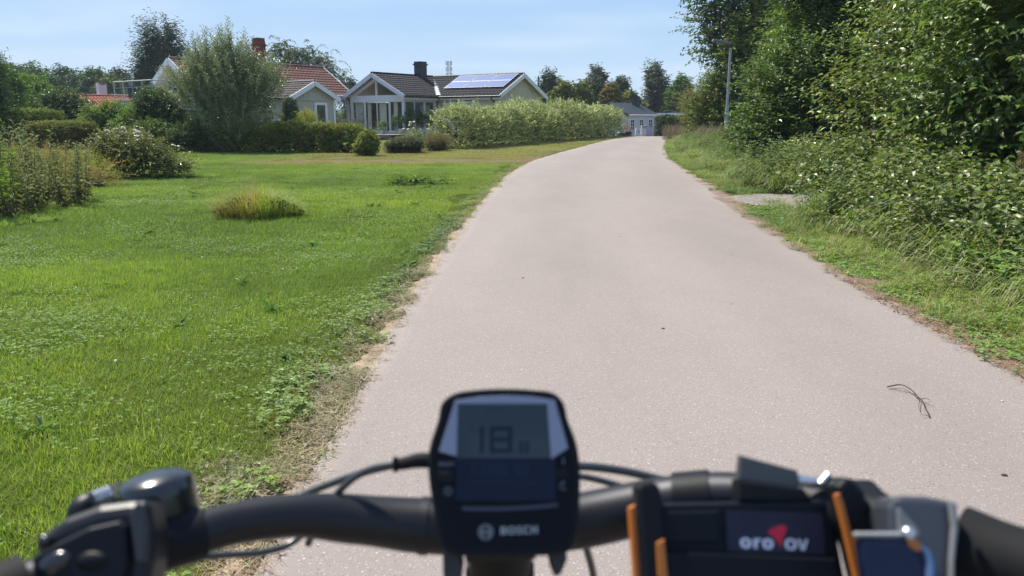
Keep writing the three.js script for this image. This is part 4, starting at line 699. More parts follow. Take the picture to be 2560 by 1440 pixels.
// ---------------------------------------------------------------- hedges and garden plants
const PAL = {
  dark: [[0.028, 0.055, 0.016], [0.036, 0.066, 0.02], [0.045, 0.075, 0.022]], mid: [[0.05, 0.09, 0.02], [0.06, 0.105, 0.024], [0.04, 0.075, 0.018]], olive: [[0.08, 0.10, 0.026], [0.095, 0.115, 0.03], [0.065, 0.085, 0.022]],
  fresh: [[0.08, 0.14, 0.022], [0.1, 0.165, 0.028], [0.065, 0.12, 0.02]], silver: [[0.10, 0.125, 0.08], [0.13, 0.15, 0.10], [0.085, 0.11, 0.06]], varieg: [[0.15, 0.19, 0.12], [0.32, 0.35, 0.27], [0.085, 0.125, 0.065], [0.23, 0.26, 0.17]],
  blue: [[0.042, 0.06, 0.05], [0.052, 0.072, 0.06]], yellow: [[0.15, 0.17, 0.03], [0.12, 0.15, 0.03], [0.18, 0.19, 0.04]], needle: [[0.075, 0.115, 0.028], [0.06, 0.095, 0.025], [0.1, 0.13, 0.035]], brown: [[0.12, 0.09, 0.04], [0.16, 0.11, 0.05]],
};
// a hedge: lumps along a line on the ground, [x, z] to [x, z]
function hedge(name, label, a, b, h, w, o) {
  const n = o.lumps ?? 6, mx = (a[0] + b[0]) / 2, mz = (a[1] + b[1]) / 2, R = rand(o.seed + 3), t = thing(name, label, 'hedge', [mx, hgt(mx, mz), mz]), L = new Leaves();
  const dx = b[0] - a[0], dz = b[1] - a[1], ln = Math.hypot(dx, dz);
  for (let i = 0; i < n; i++) {
    const f = (i + 0.5) / n, k = 1 + (o.vary ?? 0.1) * (R() * 2 - 1), rx = w / 2 * (1 + 0.1 * (R() - 0.5)), s = ln / n * (o.over ?? 0.62) + 0.1, dist = Math.hypot(a[0] + dx * f, a[1] + dz * f);
    const bx = a[0] + dx * f - mx, bz = a[1] + dz * f - mz, ux = dx / ln, uz = dz / ln, cover = o.near ? clamp(o.near / dist, 0.35, 1) : 1;
    // boxy lumps: sample a rounded box in the hedge's own axes, then turn
    const L1 = new Leaves(), hh = h * k;
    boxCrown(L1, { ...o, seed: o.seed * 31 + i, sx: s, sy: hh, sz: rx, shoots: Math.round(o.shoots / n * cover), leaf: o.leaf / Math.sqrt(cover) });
    const base = L.p.length / 3; for (let q = 0; q < L1.p.length; q += 3) { const X = L1.p[q], Z = L1.p[q + 2]; L.p.push(bx + X * ux - Z * uz, L1.p[q + 1], bz + X * uz + Z * ux); }
    for (const c of L1.c) L.c.push(c); for (const id of L1.i) L.i.push(id + base);
  }
  mesh('foliage', L.build(), o.mat ?? M.hedge, t).userData.kind = 'stuff';
  const st = []; for (let i = 0; i < n * 3; i++) { const f = (i + R()) / (n * 3), x = a[0] + dx * f - mx, z = a[1] + dz * f - mz; st.push(bar(V(x, -0.05, z), V(x + (R() - 0.5) * 0.3, h * 0.6, z + (R() - 0.5) * 0.3), 0.018, 0.008, 5)); }
  mesh('stem', st, M.bark, t);
  return t;
}
function boxCrown(L, o) {   // shoots on the top and sides of a rounded box sx (half length), sy (height), sz (half width)
  const R = rand(o.seed), ex = o.round ?? 4, off = R() * 50;
  const blob = []; const T = { ...o, blobs: [[0, o.sy * 0.5, 0, o.sx, o.sy * 0.5, o.sz]] };
  // superellipsoid through the crown sampler: remap sphere directions to a box-like surface
  const tmp = new Leaves(), sph = { ...T, blobs: [[0, 0, 0, 1, 1, 1]] };
  const S = o.shoots, k = o.k ?? 8;
  for (let s = 0; s < S * 0.45; s++) {   // oversized inner leaves added to block light, darkened as inner shade
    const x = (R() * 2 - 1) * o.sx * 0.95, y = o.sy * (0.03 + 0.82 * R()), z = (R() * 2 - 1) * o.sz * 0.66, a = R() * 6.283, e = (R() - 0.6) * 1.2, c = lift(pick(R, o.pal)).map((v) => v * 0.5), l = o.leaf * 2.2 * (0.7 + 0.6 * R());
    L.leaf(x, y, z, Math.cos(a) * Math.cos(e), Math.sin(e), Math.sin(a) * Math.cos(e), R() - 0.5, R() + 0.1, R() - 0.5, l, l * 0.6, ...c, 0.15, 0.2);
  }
  for (let s = 0; s < S; s++) {
    let nx = R() * 2 - 1, ny = R() * 2 - 1, nz = R() * 2 - 1; const f = Math.floor(R() * (o.topShare ?? 3.2)); // 0: front/back, 1: top, 2: ends
    if (f === 0) nz = Math.sign(nz) * 1; else if (f === 2) nx = Math.sign(nx); else if (f === 1) ny = 1; else nz = 1;
    const m = Math.pow(Math.abs(nx) ** ex + Math.abs(ny) ** ex + Math.abs(nz) ** ex, -1 / ex) ; nx *= m; ny *= m; nz *= m; if (ny < 0) { const m2 = Math.pow(Math.abs(nx) ** ex + Math.abs(nz) ** ex, -1 / ex), y0 = Math.max(-1, ny / m); nx *= m2; nz *= m2; ny = y0; }
    const lump = 1 + (o.lump ?? 0.07) * n3(nx * 2 + off, ny * 2, nz * 2) + (o.lump ?? 0.07) * 0.6 * n3(nx * 5 + off, ny * 5, nz * 5), rho = lump * (1 - (o.depth ?? 0.35) * R() ** 1.7);
    const X = nx * rho * o.sx, Y = Math.max(0.03, o.sy * (0.5 + 0.5 * ny * rho)), Z = nz * rho * o.sz;
    let dx = nx ** 3 * 1.0 + (R() - 0.5) * 1.1, dy = Math.max(-0.2, ny ** 3) + (o.up ?? 0.5) + (R() - 0.5) * 0.8, dz = nz ** 3 * 1.0 + (R() - 0.5) * 1.1, l = Math.hypot(dx, dy, dz); dx /= l; dy /= l; dz /= l;
    const len = o.len * (0.5 + R()), n = Math.max(3, Math.round(k * (0.6 + 0.8 * R()))), c0 = lift(pick(R, o.odd && R() < o.oddP ? o.odd : o.pal)), tone = 0.75 + 0.5 * R(); let az = R() * 6.28;
    for (let i = 0; i < n; i++) {
      const g = (i + 0.5) / n; az += 2.4; let lx = dx * 0.7 + Math.cos(az) * 0.8, ly = dy * 0.7 + (R() - 0.5) * 0.5, lz = dz * 0.7 + Math.sin(az) * 0.8, q = Math.hypot(lx, ly, lz); lx /= q; ly /= q; lz /= q;
      let ax = (R() - 0.5) * 1.2 + nx * 0.3, ay = 0.7 + 0.4 * R(), az2 = (R() - 0.5) * 1.2 + nz * 0.3, d = ax * lx + ay * ly + az2 * lz; ax -= d * lx; ay -= d * ly; az2 -= d * lz; q = Math.hypot(ax, ay, az2) || 1;
      const sz = o.leaf * (0.65 + 0.6 * R()), j = tone * (0.85 + 0.3 * R()), topLit = o.young && Y > o.sy * 0.72 ? g * 0.9 * R() : 0;  // young tips only on hedge tops, sunlight there put into their colour
      L.leaf(X + dx * len * g, Math.max(0.02, Y + dy * len * g), Z + dz * len * g, lx, ly, lz, ax / q, ay / q, az2 / q, sz, sz * (o.wide ?? 0.5), lerp(c0[0] * j, o.young?.[0], topLit) || c0[0] * j, lerp(c0[1] * j, o.young?.[1], topLit) || c0[1] * j, lerp(c0[2] * j, o.young?.[2], topLit) || c0[2] * j, 0.25, 0.15);
    }
  }
}
hedge('hedge', 'long loose hedge with pale variegated leaves along the road', [-2.95, -36.2], [8.1, -63.5], 2.0, 2.1, { seed: 401, lumps: 10, vary: 0.22, shoots: 13000, k: 9, len: 0.26, leaf: 0.082, wide: 0.62, pal: PAL.varieg, young: [0.5, 0.55, 0.3], near: 38, depth: 0.4, round: 2.4, lump: 0.23, over: 0.56, topShare: 3.0 });
hedge('hedge', 'low brownish clipped hedge between the tall willow and the round shrub', [-13.2, -33.6], [-6.35, -32.2], 1.08, 1.0, { seed: 402, lumps: 6, vary: 0.05, shoots: 6000, k: 9, len: 0.16, leaf: 0.085, wide: 0.42, pal: PAL.needle, odd: PAL.brown, oddP: 0.14, young: [0.42, 0.46, 0.1], round: 5, lump: 0.07 });
hedge('hedge', 'short square-clipped hedge with bright top left of the roses', at(108, 370, 37).toArray().filter((v, i) => i !== 1), at(215, 372, 36).toArray().filter((v, i) => i !== 1), 1.15, 1.3, { seed: 403, lumps: 2, vary: 0.03, shoots: 2600, k: 9, len: 0.14, leaf: 0.085, wide: 0.42, pal: [[0.07, 0.075, 0.025], [0.09, 0.08, 0.03]], young: [0.5, 0.56, 0.12], round: 7, lump: 0.05 });
hedge('hedge', 'taller dark clipped hedge with light top at the left picture edge', at(-60, 370, 41).toArray().filter((v, i) => i !== 1), at(140, 370, 40).toArray().filter((v, i) => i !== 1), 1.75, 1.4, { seed: 404, lumps: 4, vary: 0.04, shoots: 4200, k: 9, len: 0.16, leaf: 0.1, wide: 0.42, pal: PAL.needle, young: [0.42, 0.5, 0.09], round: 6, lump: 0.05 });
hedge('hedge', 'dark boxy hedge where the road disappears beside the cabin', [13.4, -70.8], [16.2, -72.3], 2.05, 1.6, { seed: 405, lumps: 3, vary: 0.06, shoots: 2200, k: 8, len: 0.2, leaf: 0.14, wide: 0.5, pal: PAL.dark, round: 5, lump: 0.08 });

shrub('willow_shrub', 'tall silvery willow shrub with upright shoots before the red-roofed house', 'shrub', -12.0, -33.4, { seed: 411, mat: leafMat(0.3, 1, 0.32), pal: [[0.12, 0.15, 0.13], [0.17, 0.2, 0.19], [0.08, 0.115, 0.07]], leaf: 0.15, wide: 0.27, k: 16, len: 1.0, up: 1.2, out: 0.6, wild: 0.45, along: 1.1, depth: 0.85, heart: 0.2, shoots: 2000, stems: 14, stemR: 0.035,
  blobs: [[0.2, 0.9, 0, 1.5, 1.0, 1.1], [-0.3, 1.9, 0, 1.6, 1.2, 1.2], [0.6, 2.2, 0, 1.6, 1.2, 1.2], [-0.6, 2.9, 0, 0.95, 0.9, 0.8], [0.4, 3.1, 0, 1.0, 0.9, 0.8], [1.45, 2.5, 0.1, 1.0, 0.7, 0.7], [-1.3, 2.4, 0, 0.9, 0.8, 0.7]],
  second: { seed: 412, shoots: 120, len: 1.25, k: 24, up: 2.6, out: 0.12, wild: 0.14, blobs: [[-0.75, 3.55, 0, 0.3, 0.25, 0.3], [0.25, 3.7, 0, 0.35, 0.3, 0.3], [-0.15, 3.4, 0, 0.4, 0.3, 0.3], [1.05, 3.2, 0, 0.25, 0.3, 0.3], [-1.2, 3.0, 0, 0.25, 0.3, 0.3]], depth: 1 } });
shrub('shrub', 'small rounded yellow-green shrub at the end of the low hedge', 'shrub', -5.35, -29.3, { seed: 421, pal: PAL.needle, young: [0.22, 0.23, 0.05], youngP: 0.9, leaf: 0.08, wide: 0.4, k: 9, len: 0.16, shoots: 1100, up: 0.8, blobs: [[0, 0.42, 0, 0.36, 0.43, 0.36], [-0.12, 0.25, 0.1, 0.32, 0.25, 0.3]] });
shrub('shrub', 'broad green shrub behind the square-clipped hedge', 'shrub', at(275, 370, 38.5).x, -38.5, { seed: 422, pal: [[0.075, 0.12, 0.024], [0.06, 0.1, 0.02], [0.09, 0.135, 0.028]], leaf: 0.14, wide: 0.5, k: 8, len: 0.4, shoots: 1500, blobs: [[0, 0.95, 0, 1.2, 1.0, 1.0], [-0.5, 0.7, 0.2, 0.9, 0.7, 0.8], [0.5, 1.3, 0, 0.8, 0.7, 0.7]] });
shrub('shrub', 'dark upright bush beside the roof terrace wall', 'shrub', at(405, 375, 35.5).x, -35.5, { seed: 423, pal: PAL.dark, leaf: 0.13, wide: 0.5, k: 9, len: 0.5, up: 0.9, shoots: 1700, mat: M.gloss, blobs: [[0, 1.1, 0, 0.95, 1.1, 0.8], [-0.1, 1.75, 0, 0.75, 0.75, 0.7], [0.5, 1.1, 0.1, 0.7, 1.0, 0.7]] });
shrub('shrub', 'yellow-green bush between the broad shrub and the dark upright bush', 'shrub', at(340, 375, 36.8).x, -36.8, { seed: 424, pal: PAL.fresh, leaf: 0.12, wide: 0.5, k: 8, len: 0.35, shoots: 900, blobs: [[0, 0.8, 0, 0.7, 0.85, 0.7], [0.2, 1.4, 0, 0.5, 0.6, 0.5]] });
shrub('shrub', 'glossy dark laurel bush left of the far red roof', 'shrub', at(160, 370, 44).x, -44, { seed: 425, pal: PAL.dark, mat: M.gloss, leaf: 0.18, wide: 0.5, k: 8, len: 0.5, shoots: 1100, blobs: [[0, 1.4, 0, 1.4, 1.35, 1.0], [0.8, 1.1, 0, 1.1, 1.2, 0.9]] });
shrub('shrub', 'low dark shrub at the foot of the silvery willow', 'shrub', at(505, 380, 33.2).x, -33.4, { seed: 426, pal: PAL.dark, leaf: 0.1, wide: 0.5, k: 9, len: 0.4, shoots: 1100, blobs: [[0, 0.55, 0, 0.75, 0.65, 0.6], [-0.6, 0.5, 0, 0.7, 0.5, 0.6]] });
shrub('shrub', 'low dark undergrown shrub below the yellow-green bush', 'shrub', at(385, 380, 33.6).x, -33.8, { seed: 427, pal: PAL.mid, leaf: 0.1, wide: 0.5, k: 9, len: 0.35, shoots: 900, blobs: [[0, 0.5, 0, 0.8, 0.6, 0.6]] });
shrub('conifer_shrub', 'dark narrow conifer shrub against the beige annex', 'shrub', at(726, 310, 47).x, -47, { seed: 428, pal: PAL.blue, mat: M.needle, leaf: 0.13, wide: 0.4, k: 8, len: 0.25, up: 1, shoots: 900, blobs: [[0, 0.9, 0, 0.5, 0.95, 0.5], [0.05, 1.7, 0, 0.36, 0.8, 0.36]] });
shrub('bamboo', 'fountain-shaped yellow-green bamboo before the annex door', 'plant', at(767, 312, 46.3).x, -46.3, { seed: 429, pal: PAL.yellow, leaf: 0.16, wide: 0.16, k: 10, len: 0.5, up: 0.8, out: 0.8, along: 1.2, shoots: 260, blobs: [[0, 0.85, 0, 0.55, 0.75, 0.5]] });
// flower bed before the terrace
shrub('heather', 'dark mounded heather in the flower bed before the terrace', 'shrub', at(1012, 380, 31.8).x, -32.0, { seed: 431, pal: [[0.045, 0.065, 0.035], [0.065, 0.085, 0.045], [0.085, 0.075, 0.07]], leaf: 0.06, wide: 0.35, k: 9, len: 0.16, up: 1, shoots: 1700, blobs: [[0, 0.22, 0, 0.72, 0.33, 0.4], [-0.45, 0.2, 0.05, 0.4, 0.3, 0.3], [0.3, 0.22, 0, 0.45, 0.34, 0.35]] });
shrub('lavender', 'grey-purple lavender clump beside the big hedge', 'plant', at(1092, 374, 34.2).x, -34.4, { seed: 432, pal: [[0.11, 0.10, 0.08], [0.14, 0.12, 0.12], [0.08, 0.10, 0.04]], leaf: 0.09, wide: 0.12, k: 8, len: 0.25, up: 1.6, out: 0.6, along: 1.4, shoots: 620, blobs: [[0, 0.25, 0, 0.6, 0.36, 0.45]] });
shrub('flower_plant', 'pale pink and green flowering plants rising from the heather', 'plant', at(1030, 372, 32.6).x, -32.8, { seed: 433, pal: PAL.fresh, leaf: 0.06, wide: 0.4, k: 8, len: 0.25, up: 1.4, shoots: 240, odd: [0.55, 0.42, 0.38], oddP: 0.22, blobs: [[0, 0.5, 0.4, 0.5, 0.25, 0.3], [-0.2, 0.5, 0.3, 0.3, 0.25, 0.25], [0.2, 0.62, 0, 0.4, 0.3, 0.3]] });
{
  const bl = (name, label, px, py, D, h, n, col, seed, w) => { const R = rand(seed), p = at(px, py, D), t = thing(name, label, 'plant', [p.x, hgt(p.x, p.z), p.z]), st = [], fl = [], L = new Leaves(); for (let i = 0; i < n; i++) { const e = V((R() - 0.5) * w, h * (0.75 + 0.35 * R()), (R() - 0.5) * w * 0.6), a = V(e.x * 0.4, 0, e.z * 0.4); st.push(bar(a, e, 0.008, 0.005, 5)); for (let k = 0; k < 12; k++) { const f = R(), q = a.clone().lerp(e, f), z = R() * 6.28; L.leaf(q.x, q.y, q.z, Math.cos(z), 0.2, Math.sin(z), 0, 1, 0, 0.08, 0.04, 0.06, 0.1, 0.03); } fl.push(e); } mesh('stem', st, M.bark, t); mesh('foliage', L.build(), M.leaf, t).userData.kind = 'stuff'; for (const e of fl) mesh('blossom', new THREE.IcosahedronGeometry(0.055, 1).scale(1.2, 0.75, 1.2).translate(e.x, e.y, e.z), std(col, 0.8), t); };
  bl('dahlia', 'pale yellow and white dahlias on tall stems before the terrace', 1022, 370, 33.4, 1.15, 7, [0.62, 0.56, 0.42], 441, 0.7);
  bl('rose_plant', 'small white flowers on thin stems at the front of the dark undergrowth', 443, 387, 31.5, 0.35, 2, [0.7, 0.7, 0.66], 442, 0.3);
}
// rose bush with pale blossoms
{
  const t = shrub('rose_bush', 'sprawling rose bush with pale pink blossoms at the left lawn edge', 'shrub', -9.15, -18.8, { seed: 451, heart: 0.15, pal: [[0.085, 0.105, 0.04], [0.105, 0.13, 0.045], [0.07, 0.085, 0.035]], leaf: 0.065, wide: 0.62, k: 9, len: 0.34, up: 0.5, wild: 0.9, shoots: 1300, depth: 0.85, mat: M.gloss, odd: [0.2, 0.15, 0.08], oddP: 0.08, blobs: [[0, 0.5, 0, 0.7, 0.5, 0.6], [-0.3, 0.6, -0.1, 0.55, 0.42, 0.5], [0.6, 0.35, 0, 0.5, 0.35, 0.45], [1.05, 0.2, -0.1, 0.4, 0.2, 0.35]] });
  const R = rand(452), pm = std([0.72, 0.6, 0.57], 0.8);
  for (let i = 0; i < 19; i++) { const L = new Leaves(), x = -0.55 + R() * 1.0, y = 1.02 + 0.14 * R() - 0.4 * Math.abs(x - 0.0) * (x > 0.2 ? 1 : 0.25), z = (R() - 0.4) * 0.6; for (let k = 0; k < 12; k++) { const a = k * 2.4, e = 0.2 + R() * 0.9; L.leaf(x, y, z, Math.cos(a) * Math.cos(e), Math.sin(e), Math.sin(a) * Math.cos(e), -Math.cos(a) * Math.sin(e), Math.cos(e), -Math.sin(a) * Math.sin(e), 0.08, 0.075, 0.8, 0.72 + 0.08 * R(), 0.7, 0.4, -0.3); } mesh('blossom', L.build(), M.dull, t); }
}
// tall weeds at the left edge: one plant, then individuals
{
  const mk = (name, label, x, z, h, seed, turn, o = {}) => {
    const t = thing(name, label, 'weed', [x, hgt(x, z), z], turn, 'tall weeds at the left edge of the lawn'), R = rand(seed), L = new Leaves(), st = [];
    for (let i = 0; i < (o.n ?? 9); i++) {
      const a = V((R() - 0.5) * 0.35, 0, (R() - 0.5) * 0.35), H = h * (0.7 + 0.4 * R()), e = V(a.x * 1.6 + (R() - 0.5) * 0.3, H, a.z * 1.6 + (R() - 0.5) * 0.3); st.push(bar(a, e, 0.006, 0.003, 5));
      const nl = 34; for (let k = 0; k < nl; k++) { const f = 0.08 + 0.92 * k / nl, q = a.clone().lerp(e, f), az = k * 2.4 + i, up = 0.25 + 0.5 * f, s = (o.leaf ?? 0.11) * 1.5 * (0.6 + 0.6 * R()) * (1.15 - 0.5 * f), c = f < 0.3 ? pick(R, [[0.12, 0.11, 0.04], [0.08, 0.09, 0.03]]) : lift(pick(R, o.pal ?? PAL.fresh)); L.leaf(q.x, q.y, q.z, Math.cos(az) * 0.85, up - (f < 0.4 ? 0.5 : 0), Math.sin(az) * 0.85, (R() - 0.5) * 0.5, 1, (R() - 0.5) * 0.5, s, s * (o.wide ?? 0.3), ...c, 0.3, 0.3); }
      for (let k = 0; k < 14; k++) { const q = e.clone().add(V((R() - 0.5) * 0.1, -R() * 0.16, (R() - 0.5) * 0.1)); L.leaf(q.x, q.y, q.z, R() - 0.5, 0.6, R() - 0.5, 0, 0.5, 1, 0.03, 0.02, ...(o.tip ?? [0.2, 0.24, 0.12]), 0.3, 0); }
    }
    mesh('stem', st, std([0.1, 0.09, 0.04], 0.9), t); mesh('foliage', L.build(), M.gloss, t).userData.kind = 'stuff'; return t;
  };
  const w = [mk('tall_weed', '', -7.15, -10.9, 1.15, 461, 0), mk('tall_weed', '', -7.7, -12.4, 1.2, 462, 1, { pal: PAL.silver, leaf: 0.09 }), mk('tall_weed', '', -7.15, -12.6, 1.0, 463, 2, { pal: PAL.silver, leaf: 0.08, wide: 0.4 })];
  const spots = [[-7.9, -11.6, 0, 1.05], [-8.2, -12.9, 1, 1.1], [-7.35, -11.7, 2, 0.9], [-8.5, -11.9, 0, 1.1], [-8.9, -13.3, 1, 1.0], [-7.85, -13.2, 2, 0.95], [-9.3, -12.7, 0, 1.1], [-7.5, -13.5, 1, 0.75], [-9.6, -14.2, 0, 1.2], [-8.4, -14.1, 2, 0.85], [-10.2, -13.6, 1, 1.15]];
  for (const [x, z, k, s] of spots) { const c = w[k].clone(); c.name = numbered('tall_weed'); c.position.set(x, hgt(x, z), z); c.rotation.y = x * 7; c.scale.set(s, s, s); scene.add(c); w.push(c); }
  w.forEach((o) => tag(o, 'tall leafy weed standing in the patch at the left lawn edge', 'weed', 'tall weeds at the left edge of the lawn'));
  const low = shrub('weed_mound', 'dry tangled weeds between the tall weeds and the rose bush', 'weeds', -9.6, -16.6, { seed: 466, pal: [[0.16, 0.13, 0.07], [0.11, 0.11, 0.04], [0.2, 0.16, 0.1]], leaf: 0.09, wide: 0.14, k: 9, len: 0.4, up: 0.9, wild: 0.9, along: 1.2, shoots: 700, mat: M.dull, blobs: [[0, 0.2, 0, 1.2, 0.35, 0.8], [-1, 0.3, -0.5, 1.0, 0.4, 0.8], [0.7, 0.12, 0.6, 0.7, 0.22, 0.5]] });
  // grass tussock in the lawn
  const t = thing('grass_tussock', 'uncut yellowish grass tussock standing alone in the lawn', 'tussock', [-3.62, 0, -11.05]), R = rand(471), L = new Leaves(), L2 = new Leaves(), L3 = new Leaves();
  for (let i = 0; i < 2300; i++) { const a = R() * 6.28, r = Math.sqrt(R()), x = Math.cos(a) * r * 0.62, z = Math.sin(a) * r * 0.36, h = 0.56 * (1 - 0.45 * r) * (0.6 + 0.7 * R()) * (x > 0.3 ? 0.8 : 1), c = pick(R, x < 0.05 && R() < 0.7 ? [[0.44, 0.38, 0.06], [0.36, 0.34, 0.05], [0.46, 0.36, 0.1]] : [[0.2, 0.32, 0.03], [0.26, 0.34, 0.04], [0.34, 0.36, 0.06]]); L.blade(x, 0, z, Math.atan2(z, x) + (R() - 0.5) * 1.6, 0.05 + 0.5 * r * R(), h, 0.006, ...c, 3, 1.1); }
  for (let i = 0; i < 420; i++) { const a = R() * 6.28, r = 0.4 + 0.6 * R(), x = Math.cos(a) * r * 0.6, z = Math.sin(a) * r * 0.34, y = 0.03 + (1 - r) * 0.28 + 0.1 * R(); L2.leaf(x, y, z, Math.cos(a) * 0.9 + (R() - 0.5) * 0.6, 0.2, Math.sin(a) * 0.9 + (R() - 0.5) * 0.6, (R() - 0.5) * 0.7, 1, (R() - 0.5) * 0.7, 0.05 + 0.05 * R(), 0.045, ...pick(R, PAL.dark), 0.25, 0.3); }
  for (let i = 0; i < 44; i++) { const x = -0.35 + R() * 0.45, z = (R() - 0.5) * 0.35, h = 0.45 + 0.35 * R(), a = R() * 6.28; L3.blade(x, 0, z, a, 0.05 + 0.25 * R(), h, 0.003, 0.4, 0.36, 0.18, 4, 0.25); }
  for (let i = 0; i < 8; i++) { const x = 0.2 + R() * 0.4, z = (R() - 0.5) * 0.3; L3.blade(x, 0, z, R() * 6.28, 0.1 + 0.2 * R(), 0.45 + 0.2 * R(), 0.003, 0.35, 0.34, 0.18, 4, 0.25); }
  mesh('grass_blades', L.build(), M.grass, t).userData.kind = 'stuff'; mesh('broad_leaves', L2.build(), M.gloss, t).userData.kind = 'stuff'; mesh('seed_stalks', L3.build(), M.grass, t).userData.kind = 'stuff';
  shrub('weed_patch', 'small dark weed patch in the lawn beyond the tussock', 'weeds', gp(1050, 462).x, gp(1050, 462).z, { seed: 475, pal: PAL.fresh, leaf: 0.06, wide: 0.4, k: 6, len: 0.12, up: 0.3, shoots: 260, stems: 2, stemR: 0.004, blobs: [[0, 0.04, 0, 0.75, 0.12, 0.3], [-0.35, 0.04, 0.1, 0.4, 0.1, 0.3]] });
}

// ---------------------------------------------------------------- thicket right of the road
// young leaves light, inner leaves darkened as shade; each shrub stands on its own
shrub('dogwood', 'large broad-leaved shrub nearest the viewer on the right', 'shrub', 6.7, -9.7, { seed: 501, mat: M.gloss, pal: PAL.mid, young: [0.14, 0.2, 0.03], youngP: 0.45, fine: 1, leaf: 0.105, wide: 0.5, k: 10, len: 0.6, up: 0.45, wild: 0.55, hang: 0.35, shoots: 3000, depth: 0.8, odd: [0.25, 0.16, 0.04], oddP: 0.006, stems: 14, stemR: 0.03,
  blobs: [[0, 1.75, 0, 1.6, 1.2, 1.5], [-0.7, 2.5, 0.3, 1.2, 1.1, 1.2], [0.3, 3.4, 0, 1.5, 1.2, 1.4], [0.6, 1.3, 0.9, 1.3, 0.7, 0.9], [-0.3, 1.35, -0.9, 1.3, 0.9, 0.9]] });
shrub('dogwood', 'tall arching shrub with light shoots between the gravel path and the nearest shrub', 'shrub', 6.75, -12.7, { seed: 502, mat: M.gloss, pal: [...PAL.mid, ...PAL.olive], young: [0.17, 0.22, 0.035], youngP: 0.6, fine: 1, leaf: 0.108, wide: 0.46, k: 10, len: 0.65, up: 0.6, wild: 0.5, hang: 0.35, shoots: 2700, depth: 0.65, stems: 12, stemR: 0.03,
  blobs: [[-0.3, 1.4, 0, 1.3, 1.2, 1.1], [0.2, 2.6, 0.2, 1.3, 1.2, 1.2], [0.7, 3.6, 0, 1.3, 1.1, 1.2], [0.6, 1.0, 0.6, 1.2, 0.9, 1.0], [1.4, 2.0, 0.2, 1.3, 1.5, 1.2]] });
tree('dense_tree', 'dense dark-leaved tree behind the two large shrubs on the right', 10.2, -12.8, { seed: 503, mat: M.gloss, pal: PAL.dark, young: [0.12, 0.17, 0.03], youngP: 0.3, leaf: 0.12, wide: 0.55, k: 10, len: 0.8, shoots: 3000, depth: 0.6, trunkH: 3.4, trunkR: 0.16, blobs: [[0, 2.2, 0, 2.2, 1.9, 2.0], [-0.9, 3.9, 0.3, 1.8, 1.6, 1.7], [0.8, 4.8, 0, 2.0, 1.6, 1.8], [-0.3, 6.0, 0, 1.7, 1.3, 1.6], [0.4, 1.0, 0.8, 1.6, 1.0, 1.2]] });
tree('dense_tree', 'deep green tree in the shade behind the gravel path end', 10.4, -18.5, { seed: 504, pal: PAL.dark, leaf: 0.12, wide: 0.5, k: 9, len: 0.8, shoots: 2200, depth: 0.5, trunkH: 3.2, trunkR: 0.15, blobs: [[0, 1.6, 0, 1.7, 1.6, 1.6], [0.3, 3.6, 0, 1.8, 1.7, 1.7], [-0.3, 5.4, 0, 1.7, 1.6, 1.6], [1.8, 2.6, 0, 1.5, 2.4, 1.5]] });
shrub('sallow', 'glossy-leaved sallow bush behind the gravel path, sweeping to the ground', 'shrub', 7.25, -19.6, { seed: 505, mat: M.gloss, pal: PAL.mid, young: [0.10, 0.15, 0.04], youngP: 0.35, leaf: 0.125, wide: 0.45, k: 11, len: 0.6, up: 0.5, shoots: 2400, depth: 0.6, stems: 12, stemR: 0.03,
  blobs: [[0, 1.0, 0, 1.35, 1.0, 1.2], [-0.2, 1.9, 0, 1.15, 1.0, 1.1], [0.5, 2.6, 0, 1.0, 0.9, 1.0], [-0.9, 0.7, 0.3, 0.8, 0.6, 0.8]] });
shrub('sallow', 'tall upright sallow with long straight shoots over the dark hollow', 'shrub', 7.8, -20.4, { seed: 506, mat: M.gloss, pal: PAL.mid, young: [0.11, 0.16, 0.04], youngP: 0.4, leaf: 0.135, wide: 0.42, k: 14, len: 1.0, up: 1.2, out: 0.4, wild: 0.3, shoots: 1700, depth: 0.7, stems: 10, stemR: 0.03,
  blobs: [[-0.2, 2.6, 0, 1.0, 1.4, 1.0], [0.2, 3.8, 0, 1.1, 1.3, 1.0], [-0.5, 4.6, 0, 0.9, 1.0, 0.9], [0.3, 5.4, 0, 0.9, 1.0, 0.9], [0.0, 1.2, 0.2, 0.9, 1.1, 0.9]] });
shrub('maple_shrub', 'yellow-green maple shrub right behind the street lamp head', 'shrub', 9.7, -25.5, { seed: 507, pal: [...PAL.fresh, ...PAL.olive], leaf: 0.16, wide: 0.75, k: 8, len: 0.5, up: 0.4, shoots: 2300, depth: 0.6, odd: [0.3, 0.11, 0.02], oddP: 0.008, stems: 8, stemR: 0.04,
  blobs: [[0, 1.5, 0, 1.5, 1.4, 1.3], [-0.3, 2.8, 0, 1.4, 1.2, 1.2], [0.5, 4.0, 0, 1.5, 1.2, 1.3], [-0.8, 1.0, 0.4, 0.9, 0.9, 0.8], [0.9, 5.2, 0, 1.4, 1.0, 1.2]] });
tree('alder', 'round-leaved dark green alder topping the thicket beside the sky', 12.6, -43, { seed: 508, mat: M.gloss, pal: [[0.045, 0.075, 0.028], [0.055, 0.09, 0.035]], leaf: 0.2, wide: 0.8, k: 9, len: 0.9, up: 0.3, shoots: 2600, depth: 0.6, trunkH: 7, trunkR: 0.17, blobs: [[0.4, 4.0, 0, 1.6, 1.6, 1.6], [-1.0, 6.2, 0, 2.1, 1.3, 1.9], [0.9, 7.6, 0, 2.5, 1.8, 2.1], [-1.1, 8.6, 0, 2.5, 1.7, 2.1], [-0.5, 10.2, 0, 2.5, 1.8, 2.1], [0.8, 11.4, 0, 2.1, 1.6, 1.8], [-1.5, 5.0, 0.3, 1.3, 0.9, 1.2]] });
